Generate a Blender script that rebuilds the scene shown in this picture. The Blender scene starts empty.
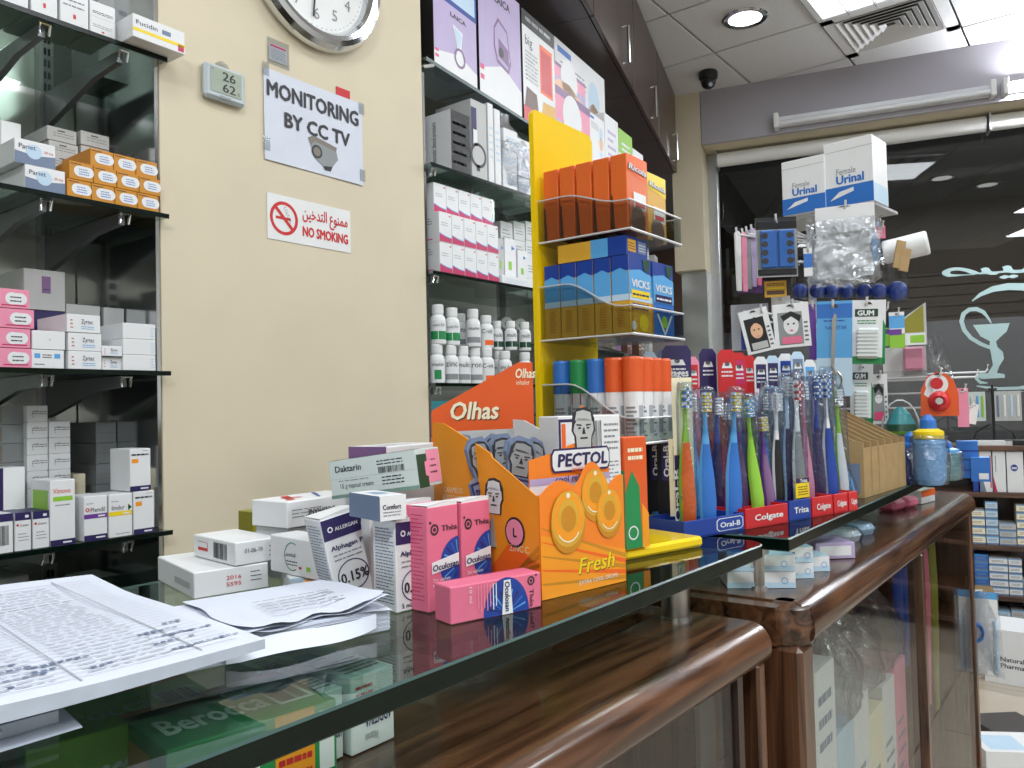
import bpy, math, random
from math import sin, cos, pi, radians, atan, atan2
from mathutils import Vector, Matrix
random.seed(7)
sc = bpy.context.scene
COL = sc.collection
# ------------------------------------------------------------------ camera
AZ, PITCH, ROLL = radians(37.2), atan(24/800), atan(.0244)
C0 = Vector((0, 0, 1.215))
FW = Vector((cos(AZ)*cos(PITCH), sin(AZ)*cos(PITCH), sin(PITCH)))
r0 = Vector((sin(AZ), -cos(AZ), 0)); u0 = r0.cross(FW)
RT = r0*cos(ROLL)-u0*sin(ROLL); UP = u0*cos(ROLL)+r0*sin(ROLL)
cam = bpy.data.cameras.new('camera'); cam.sensor_width = 36; cam.lens = 28.125; cam.clip_start = .02; cam.clip_end = 60
camo = bpy.data.objects.new('camera', cam); COL.objects.link(camo); sc.camera = camo
camo.matrix_world = Matrix(((RT.x, UP.x, -FW.x, C0.x), (RT.y, UP.y, -FW.y, C0.y), (RT.z, UP.z, -FW.z, C0.z), (0, 0, 0, 1)))
# ------------------------------------------------------------------ world, lights, exposure
w = bpy.data.worlds.new('world'); sc.world = w; w.use_nodes = True
w.node_tree.nodes['Background'].inputs[0].default_value = (.75, .85, 1, 1)
w.node_tree.nodes['Background'].inputs[1].default_value = .12
sc.view_settings.view_transform = 'Standard'; sc.view_settings.look = 'None'
sc.view_settings.gamma = 1; sc.view_settings.use_curve_mapping = False
sc.view_settings.exposure = -0.22
sc.cycles.transparent_max_bounces = 24; sc.cycles.max_bounces = 8; sc.cycles.sample_clamp_indirect = 4
CEIL = 3.28
PANELS = [(.35, .25), (.35, -2.3), (1.75, .25), (1.75, -1.75), (3.45, .4), (4.25, 1.06), (3.2, -1.6), (-1.3, -.7)]
PANEL_W = [15, 48, 17, 42, 10, 6, 24, 74]
PANEL_AT = ('over the register', 'behind the customers, near the back', 'over the toothbrush counter', 'behind the customers, mid shop', 'over the open floor by the stand', '', 'by the far corner', 'over the shop entrance side')
for (lx, ly), pw in zip(PANELS, PANEL_W):
    ld = bpy.data.lights.new('panel_light', 'AREA'); ld.shape = 'SQUARE'; ld.size = .52; ld.energy = pw; ld.color = (.93, .97, 1)
    lo = bpy.data.objects.new('panel_light', ld); COL.objects.link(lo); lo.location = (lx, ly, CEIL-.055)
# ------------------------------------------------------------------ points of the real room behind a picture point
def ray(x, y): return FW+RT*((x-512)/800)-UP*((y-384)/800)
def onZ(x, y, z): d = ray(x, y); return C0+d*((z-C0.z)/d.z)
def onY(x, y, Y): d = ray(x, y); return C0+d*(Y/d.y)
def onD(x, y, D): return C0+ray(x, y)*D
def onP(x, y, p, n):
    d = ray(x, y); n = Vector(n); return C0+d*((Vector(p)-C0).dot(n)/d.dot(n))
def away(a): return Vector((cos(radians(a)), sin(radians(a)), 0))
# ------------------------------------------------------------------ materials
def lin(h):
    h = h.lstrip('#'); v = [int(h[i:i+2], 16)/255 for i in (0, 2, 4)]
    return tuple(x/12.92 if x <= .04045 else ((x+.055)/1.055)**2.4 for x in v)+(1,)
MATS = {}
def mat(name, hexc=None, rough=.5, metal=0, var=.06, scale=14, bump=0, emit=0, spec=.5, coat=0):
    if name in MATS: return MATS[name]
    m = bpy.data.materials.new(name); m.use_nodes = True; nt = m.node_tree; b = nt.nodes['Principled BSDF']
    c = lin(hexc); b.inputs['Roughness'].default_value = rough; b.inputs['Metallic'].default_value = metal
    b.inputs['Specular IOR Level'].default_value = spec; b.inputs['Coat Weight'].default_value = coat
    tc = nt.nodes.new('ShaderNodeTexCoord'); n = nt.nodes.new('ShaderNodeTexNoise'); n.inputs['Scale'].default_value = scale; n.inputs['Detail'].default_value = 4
    nt.links.new(tc.outputs['Object'], n.inputs['Vector'])
    r = nt.nodes.new('ShaderNodeValToRGB'); r.color_ramp.elements[0].position = .3; r.color_ramp.elements[1].position = .7
    r.color_ramp.elements[0].color = tuple(x*(1-var) for x in c[:3])+(1,); r.color_ramp.elements[1].color = tuple(min(1, x*(1+var)) for x in c[:3])+(1,)
    nt.links.new(n.outputs['Fac'], r.inputs['Fac']); nt.links.new(r.outputs['Color'], b.inputs['Base Color'])
    if bump:
        bp = nt.nodes.new('ShaderNodeBump'); bp.inputs['Strength'].default_value = bump; bp.inputs['Distance'].default_value = .002
        nt.links.new(n.outputs['Fac'], bp.inputs['Height']); nt.links.new(bp.outputs['Normal'], b.inputs['Normal'])
    if emit:
        b.inputs['Emission Color'].default_value = c; b.inputs['Emission Strength'].default_value = emit
    MATS[name] = m; return m
def clear(name, hexc='ffffff', rough=.03, base=.03, gain=.55, crinkle=0):
    m = bpy.data.materials.new(name); m.use_nodes = True; nt = m.node_tree
    for n in list(nt.nodes): nt.nodes.remove(n)
    o = nt.nodes.new('ShaderNodeOutputMaterial'); mx = nt.nodes.new('ShaderNodeMixShader'); t = nt.nodes.new('ShaderNodeBsdfTransparent'); g = nt.nodes.new('ShaderNodeBsdfGlossy')
    t.inputs[0].default_value = lin(hexc); g.inputs['Roughness'].default_value = rough
    f = nt.nodes.new('ShaderNodeFresnel'); ge = nt.nodes.new('ShaderNodeNewGeometry'); ior = nt.nodes.new('ShaderNodeMath'); ior.operation = 'MULTIPLY_ADD'   # thin sheet: same reflectance from both sides
    ior.inputs[1].default_value = 1/1.45-1.45; ior.inputs[2].default_value = 1.45; nt.links.new(ge.outputs['Backfacing'], ior.inputs[0]); nt.links.new(ior.outputs[0], f.inputs[0])
    ma = nt.nodes.new('ShaderNodeMath'); ma.operation = 'MULTIPLY_ADD'; ma.inputs[1].default_value = gain; ma.inputs[2].default_value = base
    nt.links.new(f.outputs[0], ma.inputs[0]); nt.links.new(ma.outputs[0], mx.inputs[0]); nt.links.new(t.outputs[0], mx.inputs[1]); nt.links.new(g.outputs[0], mx.inputs[2]); nt.links.new(mx.outputs[0], o.inputs[0])
    if crinkle:
        tc = nt.nodes.new('ShaderNodeTexCoord'); n = nt.nodes.new('ShaderNodeTexNoise'); n.inputs['Scale'].default_value = crinkle; n.inputs['Detail'].default_value = 3; n.inputs['Distortion'].default_value = 1.5
        bp = nt.nodes.new('ShaderNodeBump'); bp.inputs['Strength'].default_value = 1; bp.inputs['Distance'].default_value = .01
        nt.links.new(tc.outputs['Object'], n.inputs['Vector']); nt.links.new(n.outputs['Fac'], bp.inputs['Height'])
        for q in (g, f): nt.links.new(bp.outputs['Normal'], q.inputs['Normal'])
    MATS[name] = m; return m
def wood(name, dark, light, rough=.28, stretch=(1.2, 14, 14), coat=.25, grain=1.0):
    m = mat(name, light, rough, coat=coat); nt = m.node_tree; b = nt.nodes['Principled BSDF']
    tc = nt.nodes.new('ShaderNodeTexCoord'); mp = nt.nodes.new('ShaderNodeMapping'); mp.inputs['Scale'].default_value = stretch
    n = nt.nodes.new('ShaderNodeTexNoise'); n.inputs['Scale'].default_value = 2.2*grain; n.inputs['Detail'].default_value = 7; n.inputs['Distortion'].default_value = 1.1
    r = nt.nodes.new('ShaderNodeValToRGB'); e = r.color_ramp.elements; e[0].position = .34; e[0].color = lin(dark); e[1].position = .64; e[1].color = lin(light)
    nt.links.new(tc.outputs['Object'], mp.inputs[0]); nt.links.new(mp.outputs[0], n.inputs['Vector']); nt.links.new(n.outputs['Fac'], r.inputs['Fac']); nt.links.new(r.outputs['Color'], b.inputs['Base Color'])
    return m
W = mat('white_card', 'e4e6e8', .42, var=.02)
for nm, hx in dict(black='141416', ink='2b2b33', grey_ink='8a8c92', navy='2c2358', deepblue='1c3f97', blue='2f70c2', sky='5aa6e0', pale_blue='bcd6ea', green='1f8a4c', lime='8fc63d', dark_green='17442f',
                   olive='8f8a2c', red='c8252b', orange='f0671c', amber='f39a1e', mustard='c8871d', yellow='f0d21c', pink='e0708e', hotpink='e04a7c', candy='e890ac', magenta='c0265e', purple='6a3a94',
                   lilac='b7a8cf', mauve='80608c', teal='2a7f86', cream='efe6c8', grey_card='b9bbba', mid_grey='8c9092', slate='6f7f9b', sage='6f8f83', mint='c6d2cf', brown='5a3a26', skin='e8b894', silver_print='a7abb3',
                   rust='dd5a22', ricola='e0692a', fresh_orange='f28322', gold='d8a534', taupe='7d766c').items():
    mat(nm, hx, .4, var=.04)
mat('kraft', 'a58a60', .8, var=.1, scale=40, bump=.2); mat('kraft_dark', '6f5a3a', .85, var=.1)
mat('wall_paint', 'd5cab1', .6, var=.035, scale=5, bump=.12); mat('grey_paint', 'aaa7af', .45, var=.03, scale=4)
mat('chrome', 'dcdfe2', .12, 1, var=.02); mat('brushed_steel', 'a9a6a2', .3, 1, var=.05); mat('aluminium', 'b4b6b8', .35, .9, var=.03)
mat('bracket_metal', '8a8d90', .4, .7); mat('wire_white', 'd6d8da', .35, .3)
mat('mirror_back', 'c4c8c2', .16, .6, var=.02); mat('black_plastic', '17181a', .35); mat('white_plastic', 'e6e8e8', .35, var=.02); mat('grey_plastic', 'b5c0c6', .4)
mat('tile_white', 'dcdcdd', .75, var=.03, scale=60, bump=.1); mat('tbar', '26262a', .6); mat('floor_tile', 'b9ae9e', .22, var=.05, scale=3); mat('grout', '4c4742', .8)
mat('lamp_white', 'ffffff', .4, emit=6); mat('tube_lit', 'f4f8ff', .4, emit=420); mat('tube_off', 'dfe2e6', .3, var=.02); mat('panel_lit', 'f6faff', .5, emit=3)
mat('paper', 'd3d9e6', .7, var=.02); mat('paper_edge', 'b9c1cf', .8, var=.06, scale=60); mat('glass_edge', '05140f', .22, spec=.25, var=.3, scale=30); mat('glass_edge_pale', '2c4a46', .3)
mat('cabinet_inside', '4a4440', .6); mat('dim_board', '3c3634', .6); mat('lcd', '9aa695', .3); mat('decal', 'a9c4c4', .6, var=.02)
mat('yellow_acrylic', 'f4cf10', .22, var=.03, coat=.4); mat('corridor_wall', '4a3a34', .55, var=.15, scale=3); mat('corridor_low', '8c8890', .5, var=.06); mat('corridor_floor', '77737a', .4); mat('corridor_ceiling', '4c5256', .6)
mat('plaster', 'e6e4de', .7); mat('dark_laminate', '33231f', .4, var=.15, scale=8, coat=.15)
wood('counter_wood', '25140c', '67452f', .23, (1.4, 24, 24), coat=.22); wood('counter_wood_upright', '25140c', '67452f', .25, (20, 20, 1.3), coat=.2); wood('cabinet_wood', '2a1c18', '3f2b25', .3, (1.0, 1.0, .12), coat=.2, grain=6); wood('shelf_wood', '3d2a20', '6b4a38', .4)
clear('glass_top', 'dcebe4', .02, .03, .9); clear('glass_shelf', 'd3dfd9', .03, .07, .9); clear('pane', 'f2f5f4', .02, .03, .6); clear('window_glass', '9aa2a4', .015, .035, .8)
clear('clear_plastic', 'eef0f2', .08, .03, .6); clear('acrylic', 'eaeeee', .05, .05, .7); clear('bag_film', 'e9ecf0', .16, .16, 1.0, 34); clear('blister', 'e6ecf2', .06, .05, .9, 40)
# ------------------------------------------------------------------ mesh building
class MB:
    def __init__(s): s.v = []; s.f = []; s.m = []; s.mats = []
    def mi(s, n):
        if n not in s.mats: s.mats.append(n)
        return s.mats.index(n)
    def add(s, vs, fs, m, M=None):
        o = len(s.v); k = s.mi(m)
        s.v += [tuple(M @ Vector(p)) if M else tuple(p) for p in vs]
        for f in fs: s.f.append([i+o for i in f]); s.m.append(k)
        return s
    def box(s, lo, hi, m, M=None, c=0):
        a, b = lo, hi
        if not c:
            vs = [(x, y, z) for z in (a[2], b[2]) for y in (a[1], b[1]) for x in (a[0], b[0])]
            return s.add(vs, [(0, 2, 3, 1), (4, 5, 7, 6), (0, 1, 5, 4), (2, 6, 7, 3), (0, 4, 6, 2), (1, 3, 7, 5)], m, M)
        vs = []; idx = {}
        for ix in (0, 1):
            for iy in (0, 1):
                for iz in (0, 1):
                    p = [(a, b)[i][k] for k, i in enumerate((ix, iy, iz))]; sg = [1-2*i for i in (ix, iy, iz)]
                    for ax in range(3):
                        q = [p[k]+(sg[k]*c if k != ax else 0) for k in range(3)]; idx[ix, iy, iz, ax] = len(vs); vs.append(q)
        fs = []
        for ax in range(3):
            o1, o2 = [k for k in range(3) if k != ax]
            for e in (0, 1):
                q = []
                for i1, i2 in ((0, 0), (1, 0), (1, 1), (0, 1)):
                    t = [0, 0, 0]; t[ax] = e; t[o1] = i1; t[o2] = i2; q.append(idx[t[0], t[1], t[2], ax])
                fs.append(q)
            for i1 in (0, 1):
                for i2 in (0, 1):
                    t0 = [0, 0, 0]; t0[o1] = i1; t0[o2] = i2; t1 = list(t0); t1[ax] = 1
                    fs.append([idx[(*t0, o1)], idx[(*t0, o2)], idx[(*t1, o2)], idx[(*t1, o1)]])
        for ix in (0, 1):
            for iy in (0, 1):
                for iz in (0, 1): fs.append([idx[ix, iy, iz, k] for k in range(3)])
        return s.add(vs, fs, m, M)
    def prism(s, pts, y0, y1, m, M=None, axis='y'):
        n = len(pts); P = (lambda p, y: (p[0], y, p[1])) if axis == 'y' else ((lambda p, y: (p[0], p[1], y)) if axis == 'z' else (lambda p, y: (y, p[0], p[1])))
        vs = [P(p, y0) for p in pts]+[P(p, y1) for p in pts]
        return s.add(vs, [list(range(n)), list(range(2*n-1, n-1, -1))]+[(i, i+n, (i+1) % n+n, (i+1) % n) for i in range(n)], m, M)
    def lathe(s, prof, m, M=None, n=14, sx=1, sy=1, ms=None, cap=True):
        vs = [(r*cos(2*pi*k/n)*sx, r*sin(2*pi*k/n)*sy, z) for r, z in prof for k in range(n)]
        L = len(prof)
        for i in range(L-1):
            mm = ms[i] if ms else m; o = len(s.v)
            s.add(vs[i*n:(i+2)*n], [(k, (k+1) % n, (k+1) % n+n, k+n) for k in range(n)], mm, M)
        if not cap: return s
        s.add(vs[:n], [list(range(n-1, -1, -1))], ms[0] if ms else m, M); s.add(vs[-n:], [list(range(n))], ms[-1] if ms else m, M)
        return s
    def cyl(s, p, q, r, m, n=10, r2=None):
        p = Vector(p); q = Vector(q); d = q-p; L = d.length; M = Matrix.Translation(p) @ d.to_track_quat('Z', 'Y').to_matrix().to_4x4()
        return s.lathe([(r, 0), (r if r2 is None else r2, L)], m, M, n)
    def tube(s, path, r, m, n=6, M=None):
        P = [Vector(p) for p in path]; vs = []; fs = []
        for i, p in enumerate(P):
            t = (P[min(i+1, len(P)-1)]-P[max(i-1, 0)]).normalized(); a = t.orthogonal().normalized() if abs(t.z) > .95 else t.cross(Vector((0, 0, 1))).normalized(); b = t.cross(a)
            rr = r[i] if isinstance(r, (list, tuple)) else r
            vs += [p+a*(rr*cos(2*pi*k/n))+b*(rr*sin(2*pi*k/n)) for k in range(n)]
        for i in range(len(P)-1): fs += [(i*n+k, i*n+(k+1) % n, (i+1)*n+(k+1) % n, (i+1)*n+k) for k in range(n)]
        fs += [list(range(n)), list(range(len(vs)-n, len(vs)))]
        return s.add(vs, fs, m, M)
    def loft(s, secs, m, M=None, n=10):
        vs = []; fs = []
        for (z, a, b, y0, *x0) in secs:
            xx = x0[0] if x0 else 0
            vs += [(xx+a*cos(2*pi*k/n), y0+b*sin(2*pi*k/n), z) for k in range(n)]
        for i in range(len(secs)-1): fs += [(i*n+k, i*n+(k+1) % n, (i+1)*n+(k+1) % n, (i+1)*n+k) for k in range(n)]
        fs += [list(range(n)), list(range(len(vs)-n, len(vs)))]
        return s.add(vs, fs, m, M)
    def grid(s, fn, nu, nv, m, M=None):
        vs = [fn(i/nu, j/nv) for j in range(nv+1) for i in range(nu+1)]
        return s.add(vs, [(j*(nu+1)+i, j*(nu+1)+i+1, (j+1)*(nu+1)+i+1, (j+1)*(nu+1)+i) for j in range(nv) for i in range(nu)], m, M)
    def build(s, name, parent=None, loc=(0, 0, 0), rot=(0, 0, 0), smooth=False):
        me = bpy.data.meshes.new(name); me.from_pydata(s.v, [], s.f)
        for n in s.mats: me.materials.append(MATS[n])
        me.polygons.foreach_set('material_index', s.m)
        if smooth: me.polygons.foreach_set('use_smooth', [True]*len(s.f))
        me.update(); o = bpy.data.objects.new(name, me); COL.objects.link(o); o.location = loc; o.rotation_euler = rot
        if smooth: me.set_sharp_from_angle(angle=radians(40))
        if parent: o.parent = parent
        return o
def tag(o, label, cat, group=None):
    o['label'] = label; o['category'] = cat
    if group: o['group'] = group
    return o
def struct(o, label=None, cat=None):
    o['kind'] = 'structure'
    if label: o['label'] = label
    if cat: o['category'] = cat
    return o
def thing(name, label, cat, loc=(0, 0, 0), rot=(0, 0, 0), group=None):
    o = bpy.data.objects.new(name, None); COL.objects.link(o); o.empty_display_size = .02; o.location = loc; o.rotation_euler = rot
    return tag(o, label, cat, group)
def dup(root, loc, rot=None, label=None, group=None, parent=None):
    c = root.copy(); COL.objects.link(c); c.location = loc
    if rot is not None: c.rotation_euler = rot
    if label: c['label'] = label
    if group: c['group'] = group
    if parent: c.parent = parent
    for ch in root.children:
        d = ch.copy(); COL.objects.link(d); d.parent = c
        for g in ch.children:
            e = g.copy(); COL.objects.link(e); e.parent = d
    return c
TXT = {}
def glyphs(s, bold=0, shear=0):
    k = (s, shear)
    if k not in TXT:
        cu = bpy.data.curves.new('t', 'FONT'); cu.body = s; cu.resolution_u = 2; cu.shear = shear
        o = bpy.data.objects.new('t', cu); me = bpy.data.meshes.new_from_object(o)
        vs = [(v.co.x, v.co.y) for v in me.vertices]; fs = [list(p.vertices) for p in me.polygons]
        bpy.data.objects.remove(o); bpy.data.curves.remove(cu); bpy.data.meshes.remove(me)
        x0 = min(v[0] for v in vs); x1 = max(v[0] for v in vs); TXT[k] = ([(x-x0, y) for x, y in vs], fs, x1-x0)
    return TXT[k]
EPS = .0003
class Face:
    """A rectangle of a thing (origin, u axis, v axis in metres) that takes flat print."""
    def __init__(s, mb, o, u, v, lift=EPS, M=None):
        s.mb = mb; s.o = Vector(o); s.U = Vector(u); s.V = Vector(v); s.n = s.U.cross(s.V).normalized(); s.k = lift; s.M = M; s.w = s.U.length; s.h = s.V.length
    def P(s, u, v, k=1): return s.o+s.U*u+s.V*v+s.n*s.k*k
    def rect(s, u0, v0, u1, v1, m, k=1): s.mb.add([s.P(u0, v0, k), s.P(u1, v0, k), s.P(u1, v1, k), s.P(u0, v1, k)], [(0, 1, 2, 3)], m, s.M); return s
    def poly(s, pts, m, k=1): s.mb.add([s.P(u, v, k) for u, v in pts], [list(range(len(pts)))], m, s.M); return s
    def ell(s, u, v, r, m, k=1, inner=0, asp=1, a0=0, a1=360, n=22):
        ru = r/s.w; rv = r*asp/s.h; A = [radians(a0+(a1-a0)*i/n) for i in range(n+1)]
        if inner:
            vs = [s.P(u+ru*cos(a)*q, v+rv*sin(a)*q, k) for q in (1, inner) for a in A]
            s.mb.add(vs, [(i, i+1, i+n+2, i+n+1) for i in range(n)], m, s.M)
        else: s.mb.add([s.P(u+ru*cos(a), v+rv*sin(a), k) for a in A]+([] if a1-a0 == 360 else [s.P(u, v, k)]), [list(range(n+1 if a1-a0 < 360 else n))+([n+1] if a1-a0 < 360 else [])], m, s.M)
        return s
    def text(s, t, u, v, h, m, k=2, al='l', bold=.012, shear=0, fit=None, rot=0):
        """h: letter size in metres; fit: width to squeeze to, in metres; rot: degrees on the face."""
        vs, fs, wd = glyphs(t, bold, shear); sc_ = h/.72; sx = sc_ if not fit else fit/wd; dx = {'l': 0, 'c': -wd/2, 'r': -wd}[al]
        cu, su = s.U.normalized(), s.V.normalized(); c, q = cos(radians(rot)), sin(radians(rot)); base = s.P(u, v, k)
        for i_, (ox, oy) in enumerate(((0, 0),) if bold < .015 else ((-bold, 0), (bold, 0)) if bold < .025 else ((-bold, 0), (bold, 0), (0, bold*.8), (0, -bold*.8))):   # bolder strokes: overprinted
            s.mb.add([base+s.n*(2.5e-5*i_)+cu*((x+dx+ox)*sx*c-(y+oy)*sc_*q)+su*((x+dx+ox)*sx*q+(y+oy)*sc_*c) for x, y in vs], fs, m, s.M)
        return s
    def lines(s, u0, v0, u1, v1, n, m, fill=.45, k=1):
        R = random.Random(int(u0*97+v0*131+n)); dv = (v1-v0)/n
        for i in range(n):
            x = u0; e = u1-(R.random()*.35*(u1-u0) if i % 3 == 2 else 0)
            while x < e-.01:
                q = min(e, x+(u1-u0)*R.uniform(.08, .3)); s.rect(x, v0+dv*i+dv*.2, q, v0+dv*i+dv*(.2+fill), m, k); x = q+(u1-u0)*.035
        return s
    def bars(s, u0, v0, u1, v1, m='black', n=16, k=1):
        R = random.Random(5); x = u0; d = (u1-u0)/n
        for i in range(n): s.rect(u0+d*i, v0, u0+d*i+d*R.uniform(.25, .75), v1, m, k)
        return s
def carton(name, label, size, loc, rz=0, body='white_card', art=None, group=None, cat='box', rot=None, flap=None, ch=.0008):
    """Folding carton: chamfered body with the corner at its origin, tuck-flap lip, printed faces by art(F, L, T, R)."""
    w_, d_, h_ = size; mb = MB(); mb.box((0, 0, 0), (w_, d_, h_), body, c=min(ch, min(size)*.08))
    F = Face(mb, (0, 0, 0), (w_, 0, 0), (0, 0, h_)); L = Face(mb, (0, d_, 0), (0, -d_, 0), (0, 0, h_)); T = Face(mb, (0, 0, h_), (w_, 0, 0), (0, d_, 0)); R = Face(mb, (w_, 0, 0), (0, d_, 0), (0, 0, h_))
    if flap == 'top': T.rect(.01, .03, .99, .05, 'mid_grey'); mb.box((.001, .001, h_-.0002), (w_-.001, d_*.9, h_+.0006), body)
    if flap == 'side': L.rect(.05, .9, .95, .93, 'mid_grey')
    if art: art(F, L, T, R)
    o = mb.build(name, None, loc, rot or (0, 0, radians(rz)))
    return tag(o, label, cat, group)
ORD = 'zero first second third fourth fifth sixth seventh eighth ninth tenth eleventh twelfth'.split()
def copy_box(o, loc, label, rz=None):
    c = o.copy(); COL.objects.link(c); c.location = loc; c['label'] = label
    if rz is not None: c.rotation_euler = (0, 0, radians(rz))
    return c
# ================================================================== THE ROOM
FR = radians(-75.1); FO = Vector((4.96, 2.14, 0)); FU = away(-75.1); FN = away(14.9)      # window wall frame
RR = radians(17.6); RO = Vector((4.87, 2.28, 0)); RU = away(17.6); RN = away(107.6)       # right-hand shop wall frame
def fpt(px, py, y=0):
    q = onP(px, py, FO+FN*y, FN); return (q-FO).dot(FU), q.z
MB().box((-3.2, -4.2, -.06), (9.5, 3.2, -.0125), 'grout').build('floor')['kind'] = 'structure'
floor = bpy.data.objects['floor']
t0 = MB().box((.002, .002, 0), (.598, .598, .012), 'floor_tile', c=.001).build('tile', floor, (.9, -1.2, -.012))
for i in range(8):
    for j in range(-1, 5):
        if (i, j) != (0, 0):
            t = t0.copy(); COL.objects.link(t); t.location = (.9+.6*i, -1.2+.6*j, -.012)
MB().box((-3.2, -4.2, -.012), (.9, -1.8, -.0004), 'floor_tile').box((-3.2, -1.8, -.012), (.9, 3.2, -.0004), 'floor_tile').box((.9, -4.2, -.012), (9.5, -1.8, -.0004), 'floor_tile').box((5.7, -1.8, -.012), (9.5, 3.2, -.0004), 'floor_tile').box((.9, 1.8, -.012), (5.7, 3.2, -.0004), 'floor_tile').build('floor_tiling', floor)
ceil = struct(MB().box((-3.2, -4.2, CEIL+.02), (7.2, 3.2, CEIL+.1), 'tbar').build('ceiling'))
gx = onZ(820, 21, CEIL).x; gy = onZ(849, 59, CEIL).y
ct = None; vent_o = None; holes = []
xs = [gx+.6*k for k in range(-9, 4)]; ys = [gy+.6*k for k in range(-6, 3)]
tx, ty = gx-.6, gy-.6
for x in xs:
    for y in ys:
        if abs(y-ty) < .1 and (abs(x-tx) < .1 or abs(x-gx) < .1): continue
        if ct is None: ct = MB().box((.007, .007, 0), (.593, .593, .019), 'tile_white', c=.002).build('tile', ceil, (x, y, CEIL)); continue
        t = ct.copy(); COL.objects.link(t); t.location = (x, y, CEIL)
# air vent (four-way square diffuser)
vt = thing('ceiling_vent', 'square white four-way air diffuser in the tiled ceiling beside the fluorescent panel', 'vent', (gx+.3, gy-.3, CEIL))
MB().box((-.3, -.3, .005), (.3, .3, .018), 'black_plastic').build('backing', vt)
fr = MB()
for a in range(4): fr.box((-.297, -.297, -.006), (.297, -.235, .004), 'tile_white', Matrix.Rotation(a*pi/2, 4, 'Z'))
fr.build('frame', vt)
for k in range(6):
    r1 = .232-.036*k; lv = MB()
    for a in range(4):
        M = Matrix.Rotation(a*pi/2, 4, 'Z'); o_ = r1; i_ = r1-.03
        lv.add([(-o_, -o_, -.012), (o_, -o_, -.012), (i_, -i_, .004), (-i_, -i_, .004), (-o_, -o_, -.008), (o_, -o_, -.008), (i_, -i_, .007), (-i_, -i_, .007)], [(0, 1, 2, 3), (4, 7, 6, 5), (0, 4, 5, 1), (2, 6, 7, 3)], 'tile_white', M)
    lv.build('louvre', vt)
# fluorescent panel fixtures (recessed) and downlights
PANELS[5] = (gx-.3, gy-.3); bpy.data.objects['panel_light.005'].location = (gx-.3, gy-.3, CEIL-.055)
pl = None
for k, (lx, ly) in enumerate(PANELS):
    lab = 'recessed fluorescent ceiling panel beside the square air diffuser' if k == 5 else 'recessed fluorescent ceiling panel '+PANEL_AT[k]
    if pl is None:
        pl = thing('ceiling_light', lab, 'ceiling light', (lx, ly, CEIL)); f_ = MB()
        for a in range(4): f_.box((-.298, -.298, -.012), (.298, -.268, .01), 'white_plastic', Matrix.Rotation(a*pi/2, 4, 'Z'))
        f_.build('frame', pl)
        MB().box((-.27, -.27, .002), (.27, .27, .008), 'panel_lit').build('diffuser', pl)
        g_ = MB()
        for q in range(1, 4): g_.box((-.27, -.27+.135*q-.002, -.03), (.27, -.27+.135*q+.002, -.001), 'aluminium')
        g_.build('grille', pl)
    else: dup(pl, (lx, ly, CEIL), None, lab)
    if k != 5: bpy.data.objects['panel_light' if k == 0 else 'panel_light.%03d' % k].location.z = CEIL-.055
for o in COL.objects:
    if o.name.startswith('ceiling_light'): o['group'] = 'fluorescent ceiling panels'
dl = thing('downlight', 'round recessed downlight glowing in the tiled ceiling near the camera dome', 'ceiling light', onZ(745, 18, CEIL))
MB().lathe([(.085, .004), (.118, .002), (.122, -.004), (.112, -.01), (.088, -.006), (.085, .004)], 'chrome', n=28, cap=False).build('trim_ring', dl, smooth=True)
MB().lathe([(.0, -.003), (.087, -.003), (.087, .003)], 'lamp_white', n=28).build('lamp', dl)
for lx, ly, lab in ((2.95, -.2, 'before the window, nearer the counter'), (2.6, -.75, 'before the window, farther from the counter'), (1.7, -2.7, 'over the back of the shop'), (3.6, -2.6, 'over the far back corner')): dup(dl, (lx, ly, CEIL), None, 'round recessed downlight '+lab, 'downlights over the shop floor')
dc = thing('security_camera', 'small black dome security camera in the ceiling corner above the grey fascia', 'camera', onZ(708, 72, CEIL)+Vector((0, 0, 0)))
MB().lathe([(.055, 0), (.06, -.012), (.058, -.04), (.05, -.05)], 'black_plastic', n=20).build('housing', dc, smooth=True)
MB().lathe([(.046, -.045), (.046, -.07), (.036, -.092), (.018, -.105), (.002, -.108)], 'black_plastic', n=20).build('dome', dc, smooth=True)
MB().cyl((-.02, -.02, -.085), (-.036, -.03, -.098), .012, 'grey_plastic').build('lens', dc)
# walls
struct(MB().box((.838, 1.5, 0), (1.598, 1.9, CEIL), 'wall_paint').build('wall_back'))
struct(MB().box((-3.2, 1.9, 0), (2.36, 2.0, CEIL), 'dim_board').build('wall_behind_shelves'))
struct(MB().box((-3.2, -4.2, 0), (-3.1, 2, CEIL), 'plaster').build('wall_left'))
struct(MB().box((-3.2, -4.2, 0), (9, -4.1, CEIL), 'plaster').build('wall_front'))
struct(MB().box((-2.62, .44, 0), (.05, .56, CEIL), 'dim_board').build('wall_right', None, RO, (0, 0, RR)))
# fascia over the window
struct(MB().box((0, 0, 2.925), (6.2, .03, CEIL), 'grey_paint').box((0, .03, 2.925), (6.2, .36, 2.945), 'wall_paint').build('trim_1', None, FO, (0, 0, FR)))
struct(MB().box((-.2, 0, 2.1), (-.004, .34, CEIL), 'wall_paint').box((-.17, .06, 0), (-.004, .34, 2.1), 'mirror_back').build('trim_2', None, FO, (0, 0, FR)))
win = struct(MB().box((.06, .29, .32), (6.2, .298, 2.93), 'window_glass').build('window_1', None, FO, (0, 0, FR)))
MB().box((-.045, .24, 0), (.06, .33, 2.925), 'aluminium', c=.004).build('window_frame', win)
MB().box((.06, .25, .2), (6.2, .33, .32), 'aluminium', c=.004).build('sill', win)
MB().box((3.4, .25, .32), (3.46, .33, 2.925), 'aluminium', c=.004).build('mullion', win)
def wpts(pts, ox=768, oy=280, s=4):
    return [fpt(ox+x/s, oy+y/s, .285) for x, y in pts]
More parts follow.
